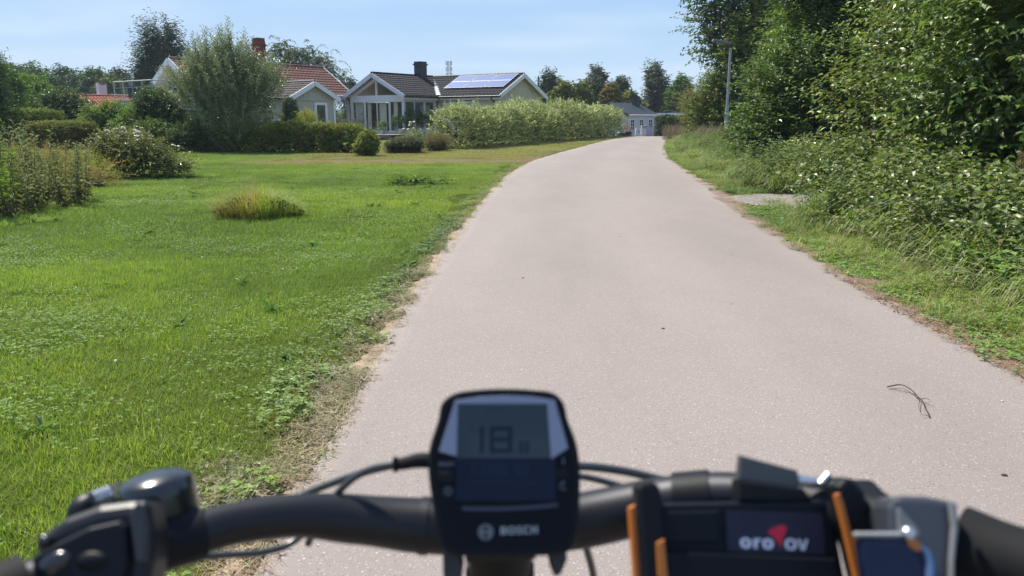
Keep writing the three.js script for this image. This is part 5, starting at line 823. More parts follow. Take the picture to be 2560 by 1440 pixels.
shrub('bramble_thicket', 'sunlit bramble thicket sprawling beside the gravel path', 'brambles', 5.55, -10.8, { seed: 511, mat: M.gloss, pal: [[0.05, 0.085, 0.018], [0.065, 0.10, 0.02], [0.04, 0.065, 0.016]], young: [0.13, 0.16, 0.035], youngP: 0.4, fine: 1, leaf: 0.075, wide: 0.7, k: 9, len: 0.45, up: 0.35, up: 0.6, wild: 0.9, shoots: 1500, depth: 0.7, odd: [0.28, 0.22, 0.12], oddP: 0.03, stems: 8, stemR: 0.008,
  blobs: [[-0.3, 0.35, -0.8, 0.7, 0.42, 0.7], [-0.5, 0.35, -0.3, 0.8, 0.42, 0.9], [-0.4, 0.32, 0.9, 0.7, 0.38, 0.9], [0.3, 0.4, -0.6, 0.7, 0.45, 0.7]] });
shrub('bramble_thicket', 'bramble thicket below the nearest shrub at the right picture edge', 'brambles', 5.15, -7.6, { seed: 512, mat: M.gloss, pal: [[0.05, 0.085, 0.018], [0.065, 0.10, 0.02], [0.04, 0.065, 0.016]], young: [0.13, 0.16, 0.035], youngP: 0.4, fine: 1, leaf: 0.075, wide: 0.68, k: 9, len: 0.45, up: 0.35, up: 0.6, wild: 0.9, shoots: 1500, depth: 0.7, odd: [0.24, 0.2, 0.08], oddP: 0.03, stems: 8, stemR: 0.008,
  blobs: [[-0.5, 0.32, -1.0, 0.7, 0.38, 0.9], [-0.6, 0.3, 0.3, 0.6, 0.35, 1.0], [0.2, 0.4, 0.6, 0.7, 0.42, 1.0], [-0.6, 0.28, 1.6, 0.6, 0.34, 0.9]] });
shrub('elder', 'low light-green bush beyond the street lamp at the road bend', 'shrub', 10.3, -41.5, { seed: 513, pal: PAL.olive, leaf: 0.12, wide: 0.5, k: 8, len: 0.5, shoots: 1000, blobs: [[0, 1.0, 0, 1.3, 1.1, 1.1], [-0.5, 1.9, 0, 0.9, 0.9, 0.8], [0.8, 2.6, 0, 1.0, 1.0, 0.9]] });
shrub('elder', 'olive bush with hanging sprays left of the lamp post', 'shrub', 11.6, -41.0, { seed: 514, pal: [...PAL.olive, ...PAL.fresh], leaf: 0.17, wide: 0.6, k: 9, len: 0.7, shoots: 2200, blobs: [[-0.6, 1.3, 0, 1.4, 1.3, 1.0], [0.2, 2.8, 0, 1.6, 1.3, 1.2], [0.4, 4.3, 0, 1.5, 1.3, 1.2], [1.0, 5.6, 0, 1.4, 1.1, 1.2]] });
shrub('hawthorn', 'brown-green hawthorn bush at the far end of the thicket', 'shrub', 12.8, -52, { seed: 515, pal: [[0.075, 0.085, 0.03], [0.09, 0.08, 0.03]], leaf: 0.14, wide: 0.5, k: 8, len: 0.6, shoots: 900, blobs: [[0, 1.2, 0, 1.5, 1.3, 1.3], [-0.5, 2.4, 0, 1.1, 1.0, 1.0], [0.8, 3.2, 0, 1.2, 1.1, 1.0]] });
tree('filler_tree', 'shaded tree standing deep in the thicket behind the sallow', 12.6, -26, { seed: 516, pal: PAL.dark, leaf: 0.17, wide: 0.55, k: 9, len: 0.9, shoots: 1500, trunkH: 4, trunkR: 0.15, blobs: [[0, 1.8, 0, 2.0, 1.8, 1.8], [0, 4.2, 0, 2.1, 1.9, 1.9], [0.3, 6.6, 0, 2.0, 1.7, 1.8]] });
tree('filler_tree', 'dark tree closing the thicket behind the dense dark-leaved tree', 14.2, -18.5, { seed: 517, pal: PAL.dark, leaf: 0.17, wide: 0.55, k: 9, len: 0.9, shoots: 1500, trunkH: 4, trunkR: 0.15, blobs: [[0, 1.8, 0, 2.2, 1.8, 1.8], [0, 4.2, 0, 2.3, 1.9, 1.9], [0.3, 6.6, 0, 2.2, 1.7, 1.8]] });
// dry grass round the lamp post, reed spike, single sprays
{
  const dg = (name, label, x, z, w, h, n, seed, pal) => { const t = thing(name, label, 'dry grass', [x, hgt(x, z), z]), R = rand(seed), L = new Leaves(); for (let i = 0; i < n; i++) L.blade((R() - 0.5) * w, 0, (R() - 0.5) * w * 0.7, R() * 6.28, 0.05 + R() * 0.3, h * (0.6 + 0.5 * R()), 0.012, ...pick(R, pal), 4, 0.5); mesh('stalks', L.build(), M.grass, t).userData.kind = 'stuff'; return t; };
  dg('dry_grass', 'straw-coloured tall grass at the foot of the lamp post', 9.6, -38.4, 1.5, 1.15, 700, 521, [[0.34, 0.28, 0.16], [0.26, 0.2, 0.12], [0.16, 0.17, 0.06]]);
  dg('dry_grass', 'reddish brown dry grass at the bend before the boxy hedge', 11.3, -52.5, 2.4, 1.2, 800, 522, [[0.3, 0.2, 0.12], [0.24, 0.17, 0.1], [0.15, 0.15, 0.06]]);
  dg('dry_grass', 'grey-brown grass clump between lamp post and road bend', 10.7, -45, 2.0, 1.0, 800, 523, [[0.24, 0.2, 0.12], [0.18, 0.17, 0.08], [0.12, 0.15, 0.05]]);
  dg('dry_grass', 'bright yellow-green grass clump at the road edge before the lamp post', 8.1, -34.8, 1.6, 0.5, 900, 524, [[0.2, 0.27, 0.03], [0.23, 0.28, 0.04]]);
  const p = at(2545, 470, 7.2), t = thing('reed_spike', 'brown seed spike of a dock plant at the right picture edge', 'plant', [p.x, 0, p.z]), L = new Leaves(), R = rand(525);
  for (let i = 0; i < 420; i++) { const f = R(), a = R() * 6.28, r = 0.05 * (1 - 0.6 * f); L.leaf(Math.cos(a) * r, 0.35 + f * 0.75, Math.sin(a) * r, Math.cos(a), 0.6, Math.sin(a), 0, 0.5, 1, 0.022, 0.018, ...pick(R, [[0.24, 0.13, 0.07], [0.3, 0.19, 0.1], [0.2, 0.12, 0.06]]), 0.4, 0); }
  mesh('seed_head', L.build(), M.dull, t).userData.kind = 'stuff'; mesh('stem', bar(V(0, -0.1, 0), V(0, 1.1, 0), 0.008, 0.005), M.bark, t);
}

// ---------------------------------------------------------------- street lamp
{
  const g = gp(1812, 370), t = thing('street_lamp', 'grey street lamp post with flat dark head by the road bend', 'street lamp', [g.x, 0, g.z]), H = at(1822, 112, -g.z).y;
  mesh('base_pole', [bar(V(0, -0.2, 0), V(0, 1.9, 0), 0.092, 0.092, 14), bar(V(0, 1.9, 0), V(0, 1.98, 0), 0.092, 0.068, 14)], M.galv, t); mesh('upper_pole', bar(V(0, 1.98, 0), V(0, H, 0), 0.068, 0.055, 14), M.galv, t);
  mesh('collar', bar(V(0, H - 0.14, 0), V(0, H + 0.05, 0), 0.06, 0.06, 12), M.darkmetal, t);
  const hd = mesh('lamp_head', rbox(0.88, 0.13, 0.3, 0.03, -0.44, H + 0.12, 0, 0, 0, -0.17), std([0.15, 0.16, 0.175], 0.5, 0.3), t); mesh('glass', rbox(0.42, 0.015, 0.18, 0.006, -0.5, H + 0.07, 0, 0, 0, -0.17), std([0.5, 0.5, 0.5], 0.3), hd);
  mesh('service_door', rbox(0.09, 0.32, 0.02, 0.008, 0, 0.85, 0.088), M.galv, t); mesh('sticker', [0.5, 1.25, 1.62].map((y) => new THREE.CylinderGeometry(0.0935, 0.0935, 0.08, 14, 1, true).translate(0, y, 0)), std([0.6, 0.61, 0.6], 0.6), t);
}

// ---------------------------------------------------------------- far trees
function far(name, label, px, top, wpx, D, o) {
  const p = at(px, top, D), Hh = p.y, W = wpx * D / F, bl = [], R = rand(o.seed), n = o.n ?? 5, H0 = hgt(p.x, -D), h = Hh - H0;
  for (let i = 0; i < n; i++) { const f = (i + 0.5) / n, wv = (o.shape ?? ((q) => Math.sin(Math.PI * (0.15 + 0.75 * q)) ** 0.7))(f); bl.push([(R() - 0.5) * W * 0.35 * wv, h * (o.low ?? 0.15) + h * (0.93 - (o.low ?? 0.15)) * f, (R() - 0.5) * W * 0.3, W * 0.42 * wv, h * 0.62 / n + 0.1 * W, W * 0.4 * wv]); }
  return tree(name, label, p.x, -D, { wide: 0.5, k: 8, len: h * 0.12, leaf: 0.0048 * D, shoots: 800, depth: 0.6, trunkH: h * 0.75, trunkR: h * 0.014, lump: 0.3, ...o, blobs: o.blobs?.(h, W) ?? bl });
}
far('poplar', 'tall twin-topped grey-green tree behind the white gable', 398, 70, 135, 76, { seed: 601, pal: PAL.blue, up: 1.3, leaf: 0.32, wide: 0.34, k: 12, shoots: 1500, len: 1.9, out: 0.45, wild: 0.4, blobs: (h, W) => [[0, h * 0.35, 0, W * 0.46, h * 0.26, W * 0.4], [-W * 0.14, h * 0.62, 0, W * 0.26, h * 0.24, W * 0.25], [W * 0.2, h * 0.64, 0, W * 0.26, h * 0.22, W * 0.25], [-W * 0.17, h * 0.86, 0, W * 0.13, h * 0.12, W * 0.14], [W * 0.14, h * 0.86, 0, W * 0.15, h * 0.11, W * 0.14], [-W * 0.34, h * 0.5, 0, W * 0.2, h * 0.17, W * 0.2]] });
far('birch', 'wide drooping birch behind the brick chimney', 765, 100, 185, 88, { seed: 602, pal: [[0.055, 0.075, 0.04], [0.07, 0.09, 0.05]], bark: M.birchbark, up: -0.2, hang: 0.8, droop: 0.9, leaf: 0.3, wide: 0.42, k: 13, shoots: 900, len: 1.5, low: 0.4, depth: 0.8, lump: 0.35, blobs: (h, W) => [[-W * 0.32, h * 0.84, 0, W * 0.2, h * 0.15, W * 0.2], [-W * 0.05, h * 0.8, 0, W * 0.2, h * 0.15, W * 0.2], [W * 0.2, h * 0.72, 0, W * 0.2, h * 0.16, W * 0.2], [W * 0.4, h * 0.55, 0, W * 0.14, h * 0.14, W * 0.15], [-W * 0.15, h * 0.62, 0, W * 0.3, h * 0.14, W * 0.25], [W * 0.15, h * 0.5, 0, W * 0.28, h * 0.15, W * 0.25], [-W * 0.3, h * 0.45, 0, W * 0.15, h * 0.15, W * 0.2]] });
far('small_tree', 'small thin tree in the gap between the two houses', 882, 205, 36, 78, { seed: 603, pal: PAL.blue, shoots: 260 });
const fl = [
  ['broadleaf_tree', 'far round-topped tree left of the far red house', 95, 176, 95, 125, PAL.mid], ['broadleaf_tree', 'far tree just left of the white chimney', 165, 184, 90, 130, PAL.dark], ['broadleaf_tree', 'far tree standing right behind the white chimney', 228, 181, 75, 120, PAL.mid], ['broadleaf_tree', 'far thin-crowned tree left of the roof terrace', 288, 184, 62, 118, PAL.blue], ['broadleaf_tree', 'far low tree between the chimney tree and the thin-crowned tree', 258, 205, 70, 112, PAL.olive], ['broadleaf_tree', 'far dark tree at the left end of the distant wood', 40, 180, 100, 128, PAL.dark], ['broadleaf_tree', 'far low dark tree over the middle of the bright red roof', 130, 200, 90, 115, PAL.dark],
  ['garden_tree', 'light green feathery garden tree above the left clipped hedge', 70, 205, 130, 56, PAL.fresh], ['garden_tree', 'light green garden tree at the left picture edge', -10, 170, 90, 52, PAL.fresh], ['garden_tree', 'green garden tree before the far red house', 120, 235, 80, 60, PAL.mid],
  ['conifer', 'dark bushy tree just right of the solar-panelled roof', 1378, 188, 80, 84, PAL.blue], ['shrub_tree', 'lighter bushy tree lower right of the solar-panelled roof', 1412, 215, 72, 76, PAL.olive], ['shrub_tree', 'olive bushy tree left of the pointed dark tree', 1450, 218, 60, 80, PAL.olive], ['conifer', 'pointed dark tree above the middle of the pale hedge', 1492, 180, 85, 98, PAL.blue], ['conifer', 'smaller dark tree left of the cabin chimney', 1556, 203, 62, 96, PAL.blue], ['shrub_tree', 'brownish shrub tree above the cabin roof', 1528, 222, 44, 88, [[0.12, 0.10, 0.035], [0.1, 0.1, 0.03]]], ['conifer', 'tall dark double tree right of the cabin chimney', 1644, 168, 86, 102, PAL.blue], ['shrub_tree', 'rounded dark tree behind the pale flat roof', 1712, 204, 62, 92, PAL.mid], ['shrub_tree', 'low bush behind the cabin roof ridge', 1585, 240, 50, 92, PAL.olive],
];
fl.forEach(([name, label, px, top, w, D, pal], i) => far(name, label, px, top, w, D, { seed: 620 + i, pal, shoots: D < 70 ? 1300 : 900, ...(name === 'conifer' ? { up: 1.0, wide: 0.4, shape: (q) => 1.05 - 0.75 * q ** 1.4, mat: M.leaf } : {}), ...(name === 'garden_tree' ? { leaf: 0.24, wide: 0.36, k: 10 } : {}) }));
far('leaf_branch_tree', 'tree at the left frame edge whose branch reaches into the sky', -14, 132, 50, 40, { seed: 660, pal: PAL.dark, shoots: 300, leaf: 0.14 });
for (const [px, top, w, s, nm] of [[1052, 186, 26, 671, 'dry-topped reed tufts behind the dark roof ridge, left group'], [1090, 184, 30, 672, 'dry-topped reed tufts behind the dark roof ridge beside the mast']]) { const p = at(px, top, 74), t = thing('reed_clump', nm, 'reeds', [p.x, 0, -74]), R = rand(s), L = new Leaves(); for (let i = 0; i < 140; i++) L.blade((R() - 0.5) * 1.8, p.y - 1.6, (R() - 0.5) * 0.8, R() * 6.28, 0.05 + 0.2 * R(), 1.6 * (0.6 + 0.5 * R()), 0.06, 0.2, 0.18, 0.09, 3, 0.4); for (let i = 0; i < 20; i++) L.blade((R() - 0.5) * 1.6, 0, (R() - 0.5) * 0.6, R() * 6.28, 0.02, p.y - 1.2, 0.04, 0.15, 0.15, 0.08, 2, 0.02); mesh('stalks', L.build(), M.dull, t).userData.kind = 'stuff'; }
{
  const p = at(1346, 193, 90), t = thing('utility_pole', 'thin wooden utility pole right of the solar-panelled gable', 'pole', [p.x, 0, -90]); mesh('pole', bar(V(0, 0, 0), V(0, p.y, 0), 0.12, 0.09, 8), M.bark, t); mesh('pole_cap', new THREE.CylinderGeometry(0.02, 0.12, 0.1, 8).translate(0, p.y + 0.05, 0), M.darkmetal, t);
  // far wood on all sides: one mass
  const R = rand(700), L = new Leaves(); crown(L, { seed: 701, blobs: [[0, 2.6, 0, 4.6, 2.9, 3.4], [-2, 4.4, 0, 2.8, 1.8, 2.4], [2.4, 3.8, 0, 2.4, 1.8, 2.2]], shoots: 520, k: 8, len: 1.1, leaf: 0.55, wide: 0.55, pal: PAL.mid, lump: 0.3 });
  const g = L.build(), spots = [];
  for (let i = 0; i < 150; i++) { const a = -1.5 + 3.0 * (i + R()) / 150, d = 135 + 55 * R(), x = Math.sin(a) * d, z = -Math.cos(a) * d, s = (x / -z > -0.5 && x / -z < 0.3 ? 0.62 : 0.95) * (0.75 + 0.5 * R()); const v = 0.75 + 0.4 * R(); spots.push([x, -0.8, z, R() * 6.28, s, [v, v, v * 1.1], 0]); }
  scatter('far_wood', 'distant wood closing the horizon behind the houses', 'wood', [g], M.leaf, spots);
}

// ---------------------------------------------------------------- twig on the road
{
  const p = gp(2280, 1005), t = thing('twig', 'dry dark forked twig lying on the asphalt right of centre', 'twig', [p.x, 0.02, p.z]), q = (x, y, h) => { const g = gp(x, y); return V(g.x - p.x, h, g.z - p.z); };
  mesh('branch', [sweep([q(2217, 979, 0.006), q(2248, 976, 0.012), q(2272, 990, 0.02), q(2298, 1012, 0.012), q(2303, 1014, 0.008), q(2312, 1032, 0.004), q(2318, 1042, 0.004), q(2322, 1053, 0.002)], [0.0032, 0.0026, 0.0028, 0.003, 0.0028], 50, 7), sweep([q(2224, 981, 0.001), q(2258, 988, 0.001), q(2285, 997, 0.004), q(2297, 1011, 0.01)], [0.0012, 0.0014], 20, 5)], std([0.03, 0.022, 0.018], 0.85), t);
  mesh('side_twig', [sweep([q(2298, 1012, 0.01), q(2312, 1011, 0.012), q(2323, 1010.5, 0.004)], [0.0016, 0.001], 12, 5), sweep([q(2297, 1014, 0.008), q(2296, 1034, 0.006), q(2300, 1040, 0.001)], [0.0016, 0.0012], 12, 5), sweep([q(2305, 1018, 0.004), q(2320, 1022, 0.004), q(2334, 1027, 0.001)], [0.0012, 0.0008], 12, 5), sweep([q(2318, 1050, 0.003), q(2306, 1049, 0.004), q(2298, 1047, 0.001)], [0.0013, 0.0009], 12, 5)], std([0.04, 0.03, 0.025], 0.85), t);
}

// ---------------------------------------------------------------- the bicycle, its display and the phone holder
const BK = {
  paint: phys([0.04, 0.04, 0.044], 0.46, 1, {}), rubber: phys([0.008, 0.008, 0.009], 0.75, 0, { specularIntensity: 0.4 }), plastic: phys([0.006, 0.0065, 0.0095], 0.5, 0, { specularIntensity: 0.35 }), gloss: phys([0.008, 0.009, 0.012], 0.25, 0, { clearcoat: 0.5, clearcoatRoughness: 0.15 }),
  cable: phys([0.03, 0.032, 0.035], 0.35, 0, { clearcoat: 0.6, clearcoatRoughness: 0.25 }), steel: std([0.55, 0.56, 0.58], 0.25, 0.9), grey: phys([0.036, 0.04, 0.052], 0.4, 0, { clearcoat: 0.4, clearcoatRoughness: 0.3 }), orange: std([0.45, 0.125, 0.014], 0.5),
};
const hub = V(0, 0.36, -0.80), bb0 = V(0, 0.3, 0.2), rearHub = V(0, 0.36, 0.62), headTop = at(1250, 1420, 0.44), headLow = headTop.clone().add(V(0, -0.36, -0.13));
{
  const t = thing('bicycle', 'black bicycle whose handlebar fills the foreground, ridden along the road', 'bicycle', [0, 0, 0]), P = (x, y, d) => at(x, y, d);
  mesh('handlebar', sweep([P(-160, 1580, 0.285), P(60, 1470, 0.31), P(260, 1405, 0.335), P(480, 1338, 0.365), P(600, 1306, 0.383), P(740, 1289, 0.398), P(900, 1299, 0.408), P(1060, 1314, 0.41), P(1250, 1318, 0.41), P(1440, 1303, 0.41), P(1580, 1275, 0.41), P(1720, 1247, 0.406), P(1880, 1240, 0.395), P(2040, 1262, 0.378), P(2220, 1312, 0.355), P(2420, 1372, 0.332), P(2640, 1440, 0.305), P(2860, 1530, 0.275)], [0.0111, 0.0111, 0.0111, 0.0112, 0.0118, 0.0140, 0.0158, 0.0159, 0.0159, 0.0155, 0.0138, 0.0118, 0.0112, 0.0111, 0.0111, 0.0111], 160, 28), BK.paint, t, 'black swept handlebar');
  mesh('clamp_ring', [sweep([P(1052, 1314, 0.41), P(1072, 1315, 0.41)], [0.0166, 0.0166], 4, 28)], BK.paint, t);
  mesh('stem', [sweep([P(1250, 1330, 0.412), P(1250, 1400, 0.43), headTop.clone()], [0.0175, 0.0185, 0.02], 20, 24), sweep([P(1165, 1318, 0.41), P(1335, 1310, 0.41)], [0.0195, 0.0195], 6, 28)], BK.rubber, t);
  // left grip side
  mesh('grip', sweep([P(-220, 1620, 0.278), P(-60, 1530, 0.297), P(75, 1468, 0.312)], [0.0165, 0.0165, 0.016], 12, 20), BK.rubber, t);
  mesh('grip', sweep([P(2395, 1360, 0.334), P(2470, 1388, 0.325), P(2640, 1442, 0.305), P(2860, 1530, 0.275)], [0.0185, 0.0172, 0.0165, 0.0165], 24, 24), BK.rubber, t);
  const bell = new THREE.Group(); bell.name = 'bell'; t.add(bell); bell.position.copy(P(396, 1252, 0.372)); bell.rotation.set(-0.14, 0, 0.16);
  mesh('dome', new THREE.LatheGeometry([[0.0184, -0.0205], [0.0192, -0.014], [0.0194, 0.005], [0.0186, 0.0105], [0.0155, 0.0128], [0.011, 0.0148], [0.005, 0.0156], [0, 0.0158]].map((p) => new THREE.Vector2(...p)), 40), BK.gloss, bell);
  mesh('striker', rbox(0.012, 0.005, 0.006, 0.002, -0.0205, -0.006, 0.004), BK.plastic, bell);
  mesh('bell_clamp', [sweep([P(392, 1362, 0.353), P(498, 1333, 0.367)], [0.0142, 0.0142], 6, 20), rbox(0.02, 0.02, 0.018, 0.004).translate(...P(415, 1322, 0.362).toArray())], BK.plastic, t);
  // left control pod
  const pod = new THREE.Group(); pod.name = 'control_pod'; t.add(pod); const pc = P(235, 1370, 0.318); pod.position.copy(pc); pod.rotation.set(-0.5, 0.06, 0); { const s = 0.362 / F, q = (x, y) => [(x - 235) * s, (1370 - y) * s];
    mesh('shell', extr([[88, 1352], [108, 1330], [150, 1298], [230, 1268], [300, 1259], [334, 1258], [346, 1270], [366, 1330], [372, 1400], [366, 1478], [110, 1478]].map((p) => q(...p)), 0.015, 0.006).translate(0, 0, -0.021), phys([0.012, 0.013, 0.017], 0.42, 0, { specularIntensity: 0.6 }), pod);
    mesh('button_face', extr([[120, 1440], [108, 1388], [160, 1358], [230, 1322], [300, 1306], [316, 1318], [330, 1400], [320, 1478], [140, 1478]].map((p) => q(...p)), 0.003, 0.0018).translate(0, 0, 0.0015), phys([0.006, 0.007, 0.011], 0.5, 0, { specularIntensity: 0.4 }), pod);
    mesh('button', [new THREE.SphereGeometry(0.0062, 18, 12).scale(1.25, 0.75, 0.55).rotateZ(0.5).translate(...q(162, 1402), 0.0055)], BK.gloss, pod); mesh('button', [new THREE.SphereGeometry(0.003, 12, 8).translate(...q(125, 1352), 0.003)], BK.gloss, pod); mesh('button', [new THREE.SphereGeometry(0.0055, 18, 12).scale(1.3, 0.8, 0.5).translate(...q(250, 1398), 0.0055)], BK.plastic, pod);
    mesh('edge_trim', extr([[334, 1262], [346, 1270], [366, 1330], [372, 1400], [350, 1400], [330, 1330], [318, 1290]].map((p) => q(...p)), 0.002, 0.001).translate(0, 0, 0.003), std([0.025, 0.027, 0.032], 0.55), pod); }
  const lev = new THREE.Group(); lev.name = 'brake_lever'; t.add(lev);
  mesh('lever_blade', sweep([P(190, 1320, 0.385), P(206, 1270, 0.388), P(240, 1253, 0.394), P(292, 1240, 0.40)], [0.006, 0.0065, 0.006, 0.0055], 30, 14), BK.paint, lev); mesh('adjuster', [0, 1, 2, 3].map((i) => { const a = P(232 + i * 11, 1256 - i * 4.3, 0.386), b = P(238 + i * 11, 1254 - i * 4.3, 0.387); return bar(a, b, 0.0062, 0.0062, 14); }), BK.steel, lev);
  mesh('lever_clamp', [sweep([P(290, 1240, 0.40), P(370, 1300, 0.37), P(400, 1370, 0.352)], [0.008, 0.009, 0.011], 16, 16)], BK.plastic, t);
  // right: brake clamp, shifter
  mesh('brake_clamp', [sweep([P(2090, 1278, 0.371), P(2205, 1308, 0.356)], [0.0152, 0.0152], 6, 20), rbox(0.026, 0.014, 0.02, 0.004).translate(...P(2140, 1245, 0.372).toArray()), rbox(0.014, 0.008, 0.014, 0.003).translate(...P(2185, 1252, 0.37).toArray())], BK.plastic, t);
  const lev2 = new THREE.Group(); lev2.name = 'brake_lever'; t.add(lev2); mesh('lever_blade', sweep([P(2170, 1262, 0.385), P(2300, 1320, 0.375), P(2480, 1410, 0.35), P(2700, 1520, 0.32)], [0.007, 0.0065, 0.0065, 0.006], 30, 14), BK.paint, lev2); mesh('pivot_bolt', new THREE.SphereGeometry(0.0035, 12, 8).translate(...P(2132, 1228, 0.365).toArray()), BK.steel, lev2);
  const sh = new THREE.Group(); sh.name = 'gear_shifter'; t.add(sh); const sc = P(2300, 1350, 0.318); sh.position.copy(sc); sh.rotation.set(-0.5, -0.12, 0); { const s = 0.352 / F, q = (x, y) => [(x - 2300) * s, (1350 - y) * s];
    mesh('housing', extr([[2238, 1272], [2248, 1250], [2272, 1243], [2335, 1245], [2388, 1256], [2402, 1278], [2398, 1320], [2376, 1400], [2362, 1480], [2255, 1480], [2232, 1340]].map((p) => q(...p)), 0.02, 0.003).translate(0, 0, -0.024), BK.grey, sh);
    mesh('side_band', extr([[2376, 1256], [2392, 1260], [2388, 1320], [2366, 1400], [2356, 1470], [2346, 1470], [2356, 1400], [2374, 1320]].map((p) => q(...p)), 0.002, 0.001).translate(0, 0, 0.001), std([0.16, 0.17, 0.18], 0.4), sh);
    mesh('notch', extr([[2250, 1275], [2258, 1274], [2300, 1330], [2278, 1336], [2246, 1332]].map((p) => q(...p)), 0.001, 0.0008).translate(0, 0, 0.0015), std([0.13, 0.135, 0.14], 0.5), sh);
    mesh('upper_bar', rbox(150 * s, 13 * s, 0.006, 0.0015, ...q(2212, 1337), 0.004), std([0.24, 0.25, 0.26], 0.4), sh);
    mesh('screw', new THREE.SphereGeometry(0.0034, 14, 10).translate(...q(2262, 1334), 0.0065), BK.steel, sh);
    mesh('indicator_window', extr([[2148, 1352], [2160, 1346], [2262, 1350], [2288, 1364], [2298, 1400], [2290, 1450], [2276, 1485], [2150, 1485]].map((p) => q(...p)), 0.008, 0.002).translate(0, 0, -0.003), phys([0.006, 0.012, 0.034], 0.2, 0, { specularIntensity: 0.5 }), sh);
    mesh('window_rim', sweep([[2283, 1361], [2296, 1378], [2301, 1400], [2298, 1430], [2286, 1470]].map((p) => V(...q(...p), 0.007)), [0.001, 0.002, 0.0024, 0.0018, 0.001], 24, 10), phys([0.1, 0.16, 0.3], 0.2, 0.5, { clearcoat: 0.6, clearcoatRoughness: 0.1 }), sh);
    mesh('marker', new THREE.CircleGeometry(0.0022, 16).scale(1.6, 1, 1).rotateZ(-0.6).translate(...q(2272, 1360), 0.0078), BK.orange, sh); }
  // cables and hoses
  mesh('brake_hose', [hose([P(330, 1290, 0.39), P(520, 1345, 0.44), P(700, 1262, 0.47), P(830, 1208, 0.475), P(960, 1168, 0.47), P(1100, 1150, 0.465), P(1260, 1175, 0.47), P(1300, 1400, 0.52), headLow.clone()], 0.0027, 90, 10)], BK.cable, t);
  mesh('display_cable', [hose([P(1070, 1150, 0.40), P(985, 1160, 0.405), P(930, 1172, 0.408), P(880, 1198, 0.41), P(838, 1240, 0.41), P(800, 1300, 0.425), P(770, 1360, 0.43)], 0.0022, 50, 10)], BK.cable, t);
  mesh('brake_hose', [hose([P(2160, 1270, 0.39), P(1960, 1240, 0.44), P(1800, 1225, 0.455), P(1680, 1206, 0.46), P(1560, 1178, 0.46), P(1440, 1166, 0.458), P(1330, 1180, 0.46), P(1290, 1400, 0.53)], 0.0029, 80, 10)], BK.cable, t);
  mesh('gear_cable', [hose([P(2140, 1300, 0.38), P(1800, 1270, 0.44), P(1600, 1232, 0.45), P(1540, 1212, 0.45), P(1440, 1190, 0.45), P(1340, 1200, 0.455), P(1300, 1400, 0.52)], 0.0022, 70, 10)], BK.cable, t);
  mesh('control_cable', [hose([P(330, 1420, 0.33), P(420, 1400, 0.36), P(560, 1388, 0.40), P(660, 1380, 0.42), P(720, 1362, 0.43), P(790, 1310, 0.44)], 0.0022, 50, 10)], BK.cable, t);
  mesh('lamp_cable', [hose([P(1450, 1310, 0.43), P(1466, 1370, 0.435), P(1482, 1430, 0.44), P(1492, 1530, 0.45)], 0.0024, 30, 10)], BK.cable, t);
  // frame, fork and wheels below the picture
  const fr = (a, b, r, r2 = r) => bar(a, b, r, r2, 18), fc = headLow.clone().add(V(0, -0.05, -0.02));
  mesh('frame', [fr(headTop, headLow, 0.022), fr(headLow.clone().add(V(0, 0.04, 0.01)), bb0, 0.028), fr(headTop.clone().add(V(0, -0.12, -0.04)), V(0, 0.72, 0.36), 0.02), fr(bb0, V(0, 0.84, 0.42), 0.018), fr(V(0.05, 0.3, 0.22), rearHub.clone().setX(0.06), 0.011), fr(V(-0.05, 0.3, 0.22), rearHub.clone().setX(-0.06), 0.011), fr(V(0.02, 0.74, 0.38), rearHub.clone().setX(0.06), 0.009), fr(V(-0.02, 0.74, 0.38), rearHub.clone().setX(-0.06), 0.009)], BK.paint, t);
  mesh('fork', [fr(fc, fc.clone().add(V(0.055, -0.03, -0.01)), 0.016), fr(fc, fc.clone().add(V(-0.055, -0.03, -0.01)), 0.016), fr(fc.clone().add(V(0.055, -0.03, -0.01)), hub.clone().setX(0.055), 0.016, 0.011), fr(fc.clone().add(V(-0.055, -0.03, -0.01)), hub.clone().setX(-0.055), 0.016, 0.011)], BK.paint, t);
  mesh('saddle', rbox(0.16, 0.05, 0.26, 0.025, 0, 0.88, 0.44), BK.rubber, t);
  for (const [nm, c] of [['front_wheel', hub], ['rear_wheel', rearHub]]) {
    const w = new THREE.Group(); w.name = nm; w.position.copy(c); t.add(w);
    mesh('tyre', new THREE.TorusGeometry(0.335, 0.022, 12, 60).rotateY(PI / 2), BK.rubber, w); mesh('rim', new THREE.TorusGeometry(0.31, 0.009, 8, 60).rotateY(PI / 2), BK.steel, w); mesh('hub', new THREE.CylinderGeometry(0.025, 0.025, 0.1, 16).rotateZ(PI / 2), BK.steel, w);
    mesh('spokes', Array.from({ length: 28 }, (_, i) => { const a = i / 28 * 2 * PI; return bar(V(i % 2 ? 0.03 : -0.03, Math.sin(a) * 0.02, Math.cos(a) * 0.02), V(0, Math.sin(a + 0.15) * 0.308, Math.cos(a + 0.15) * 0.308), 0.001, 0.001, 4); }), BK.steel, w);
  }
}
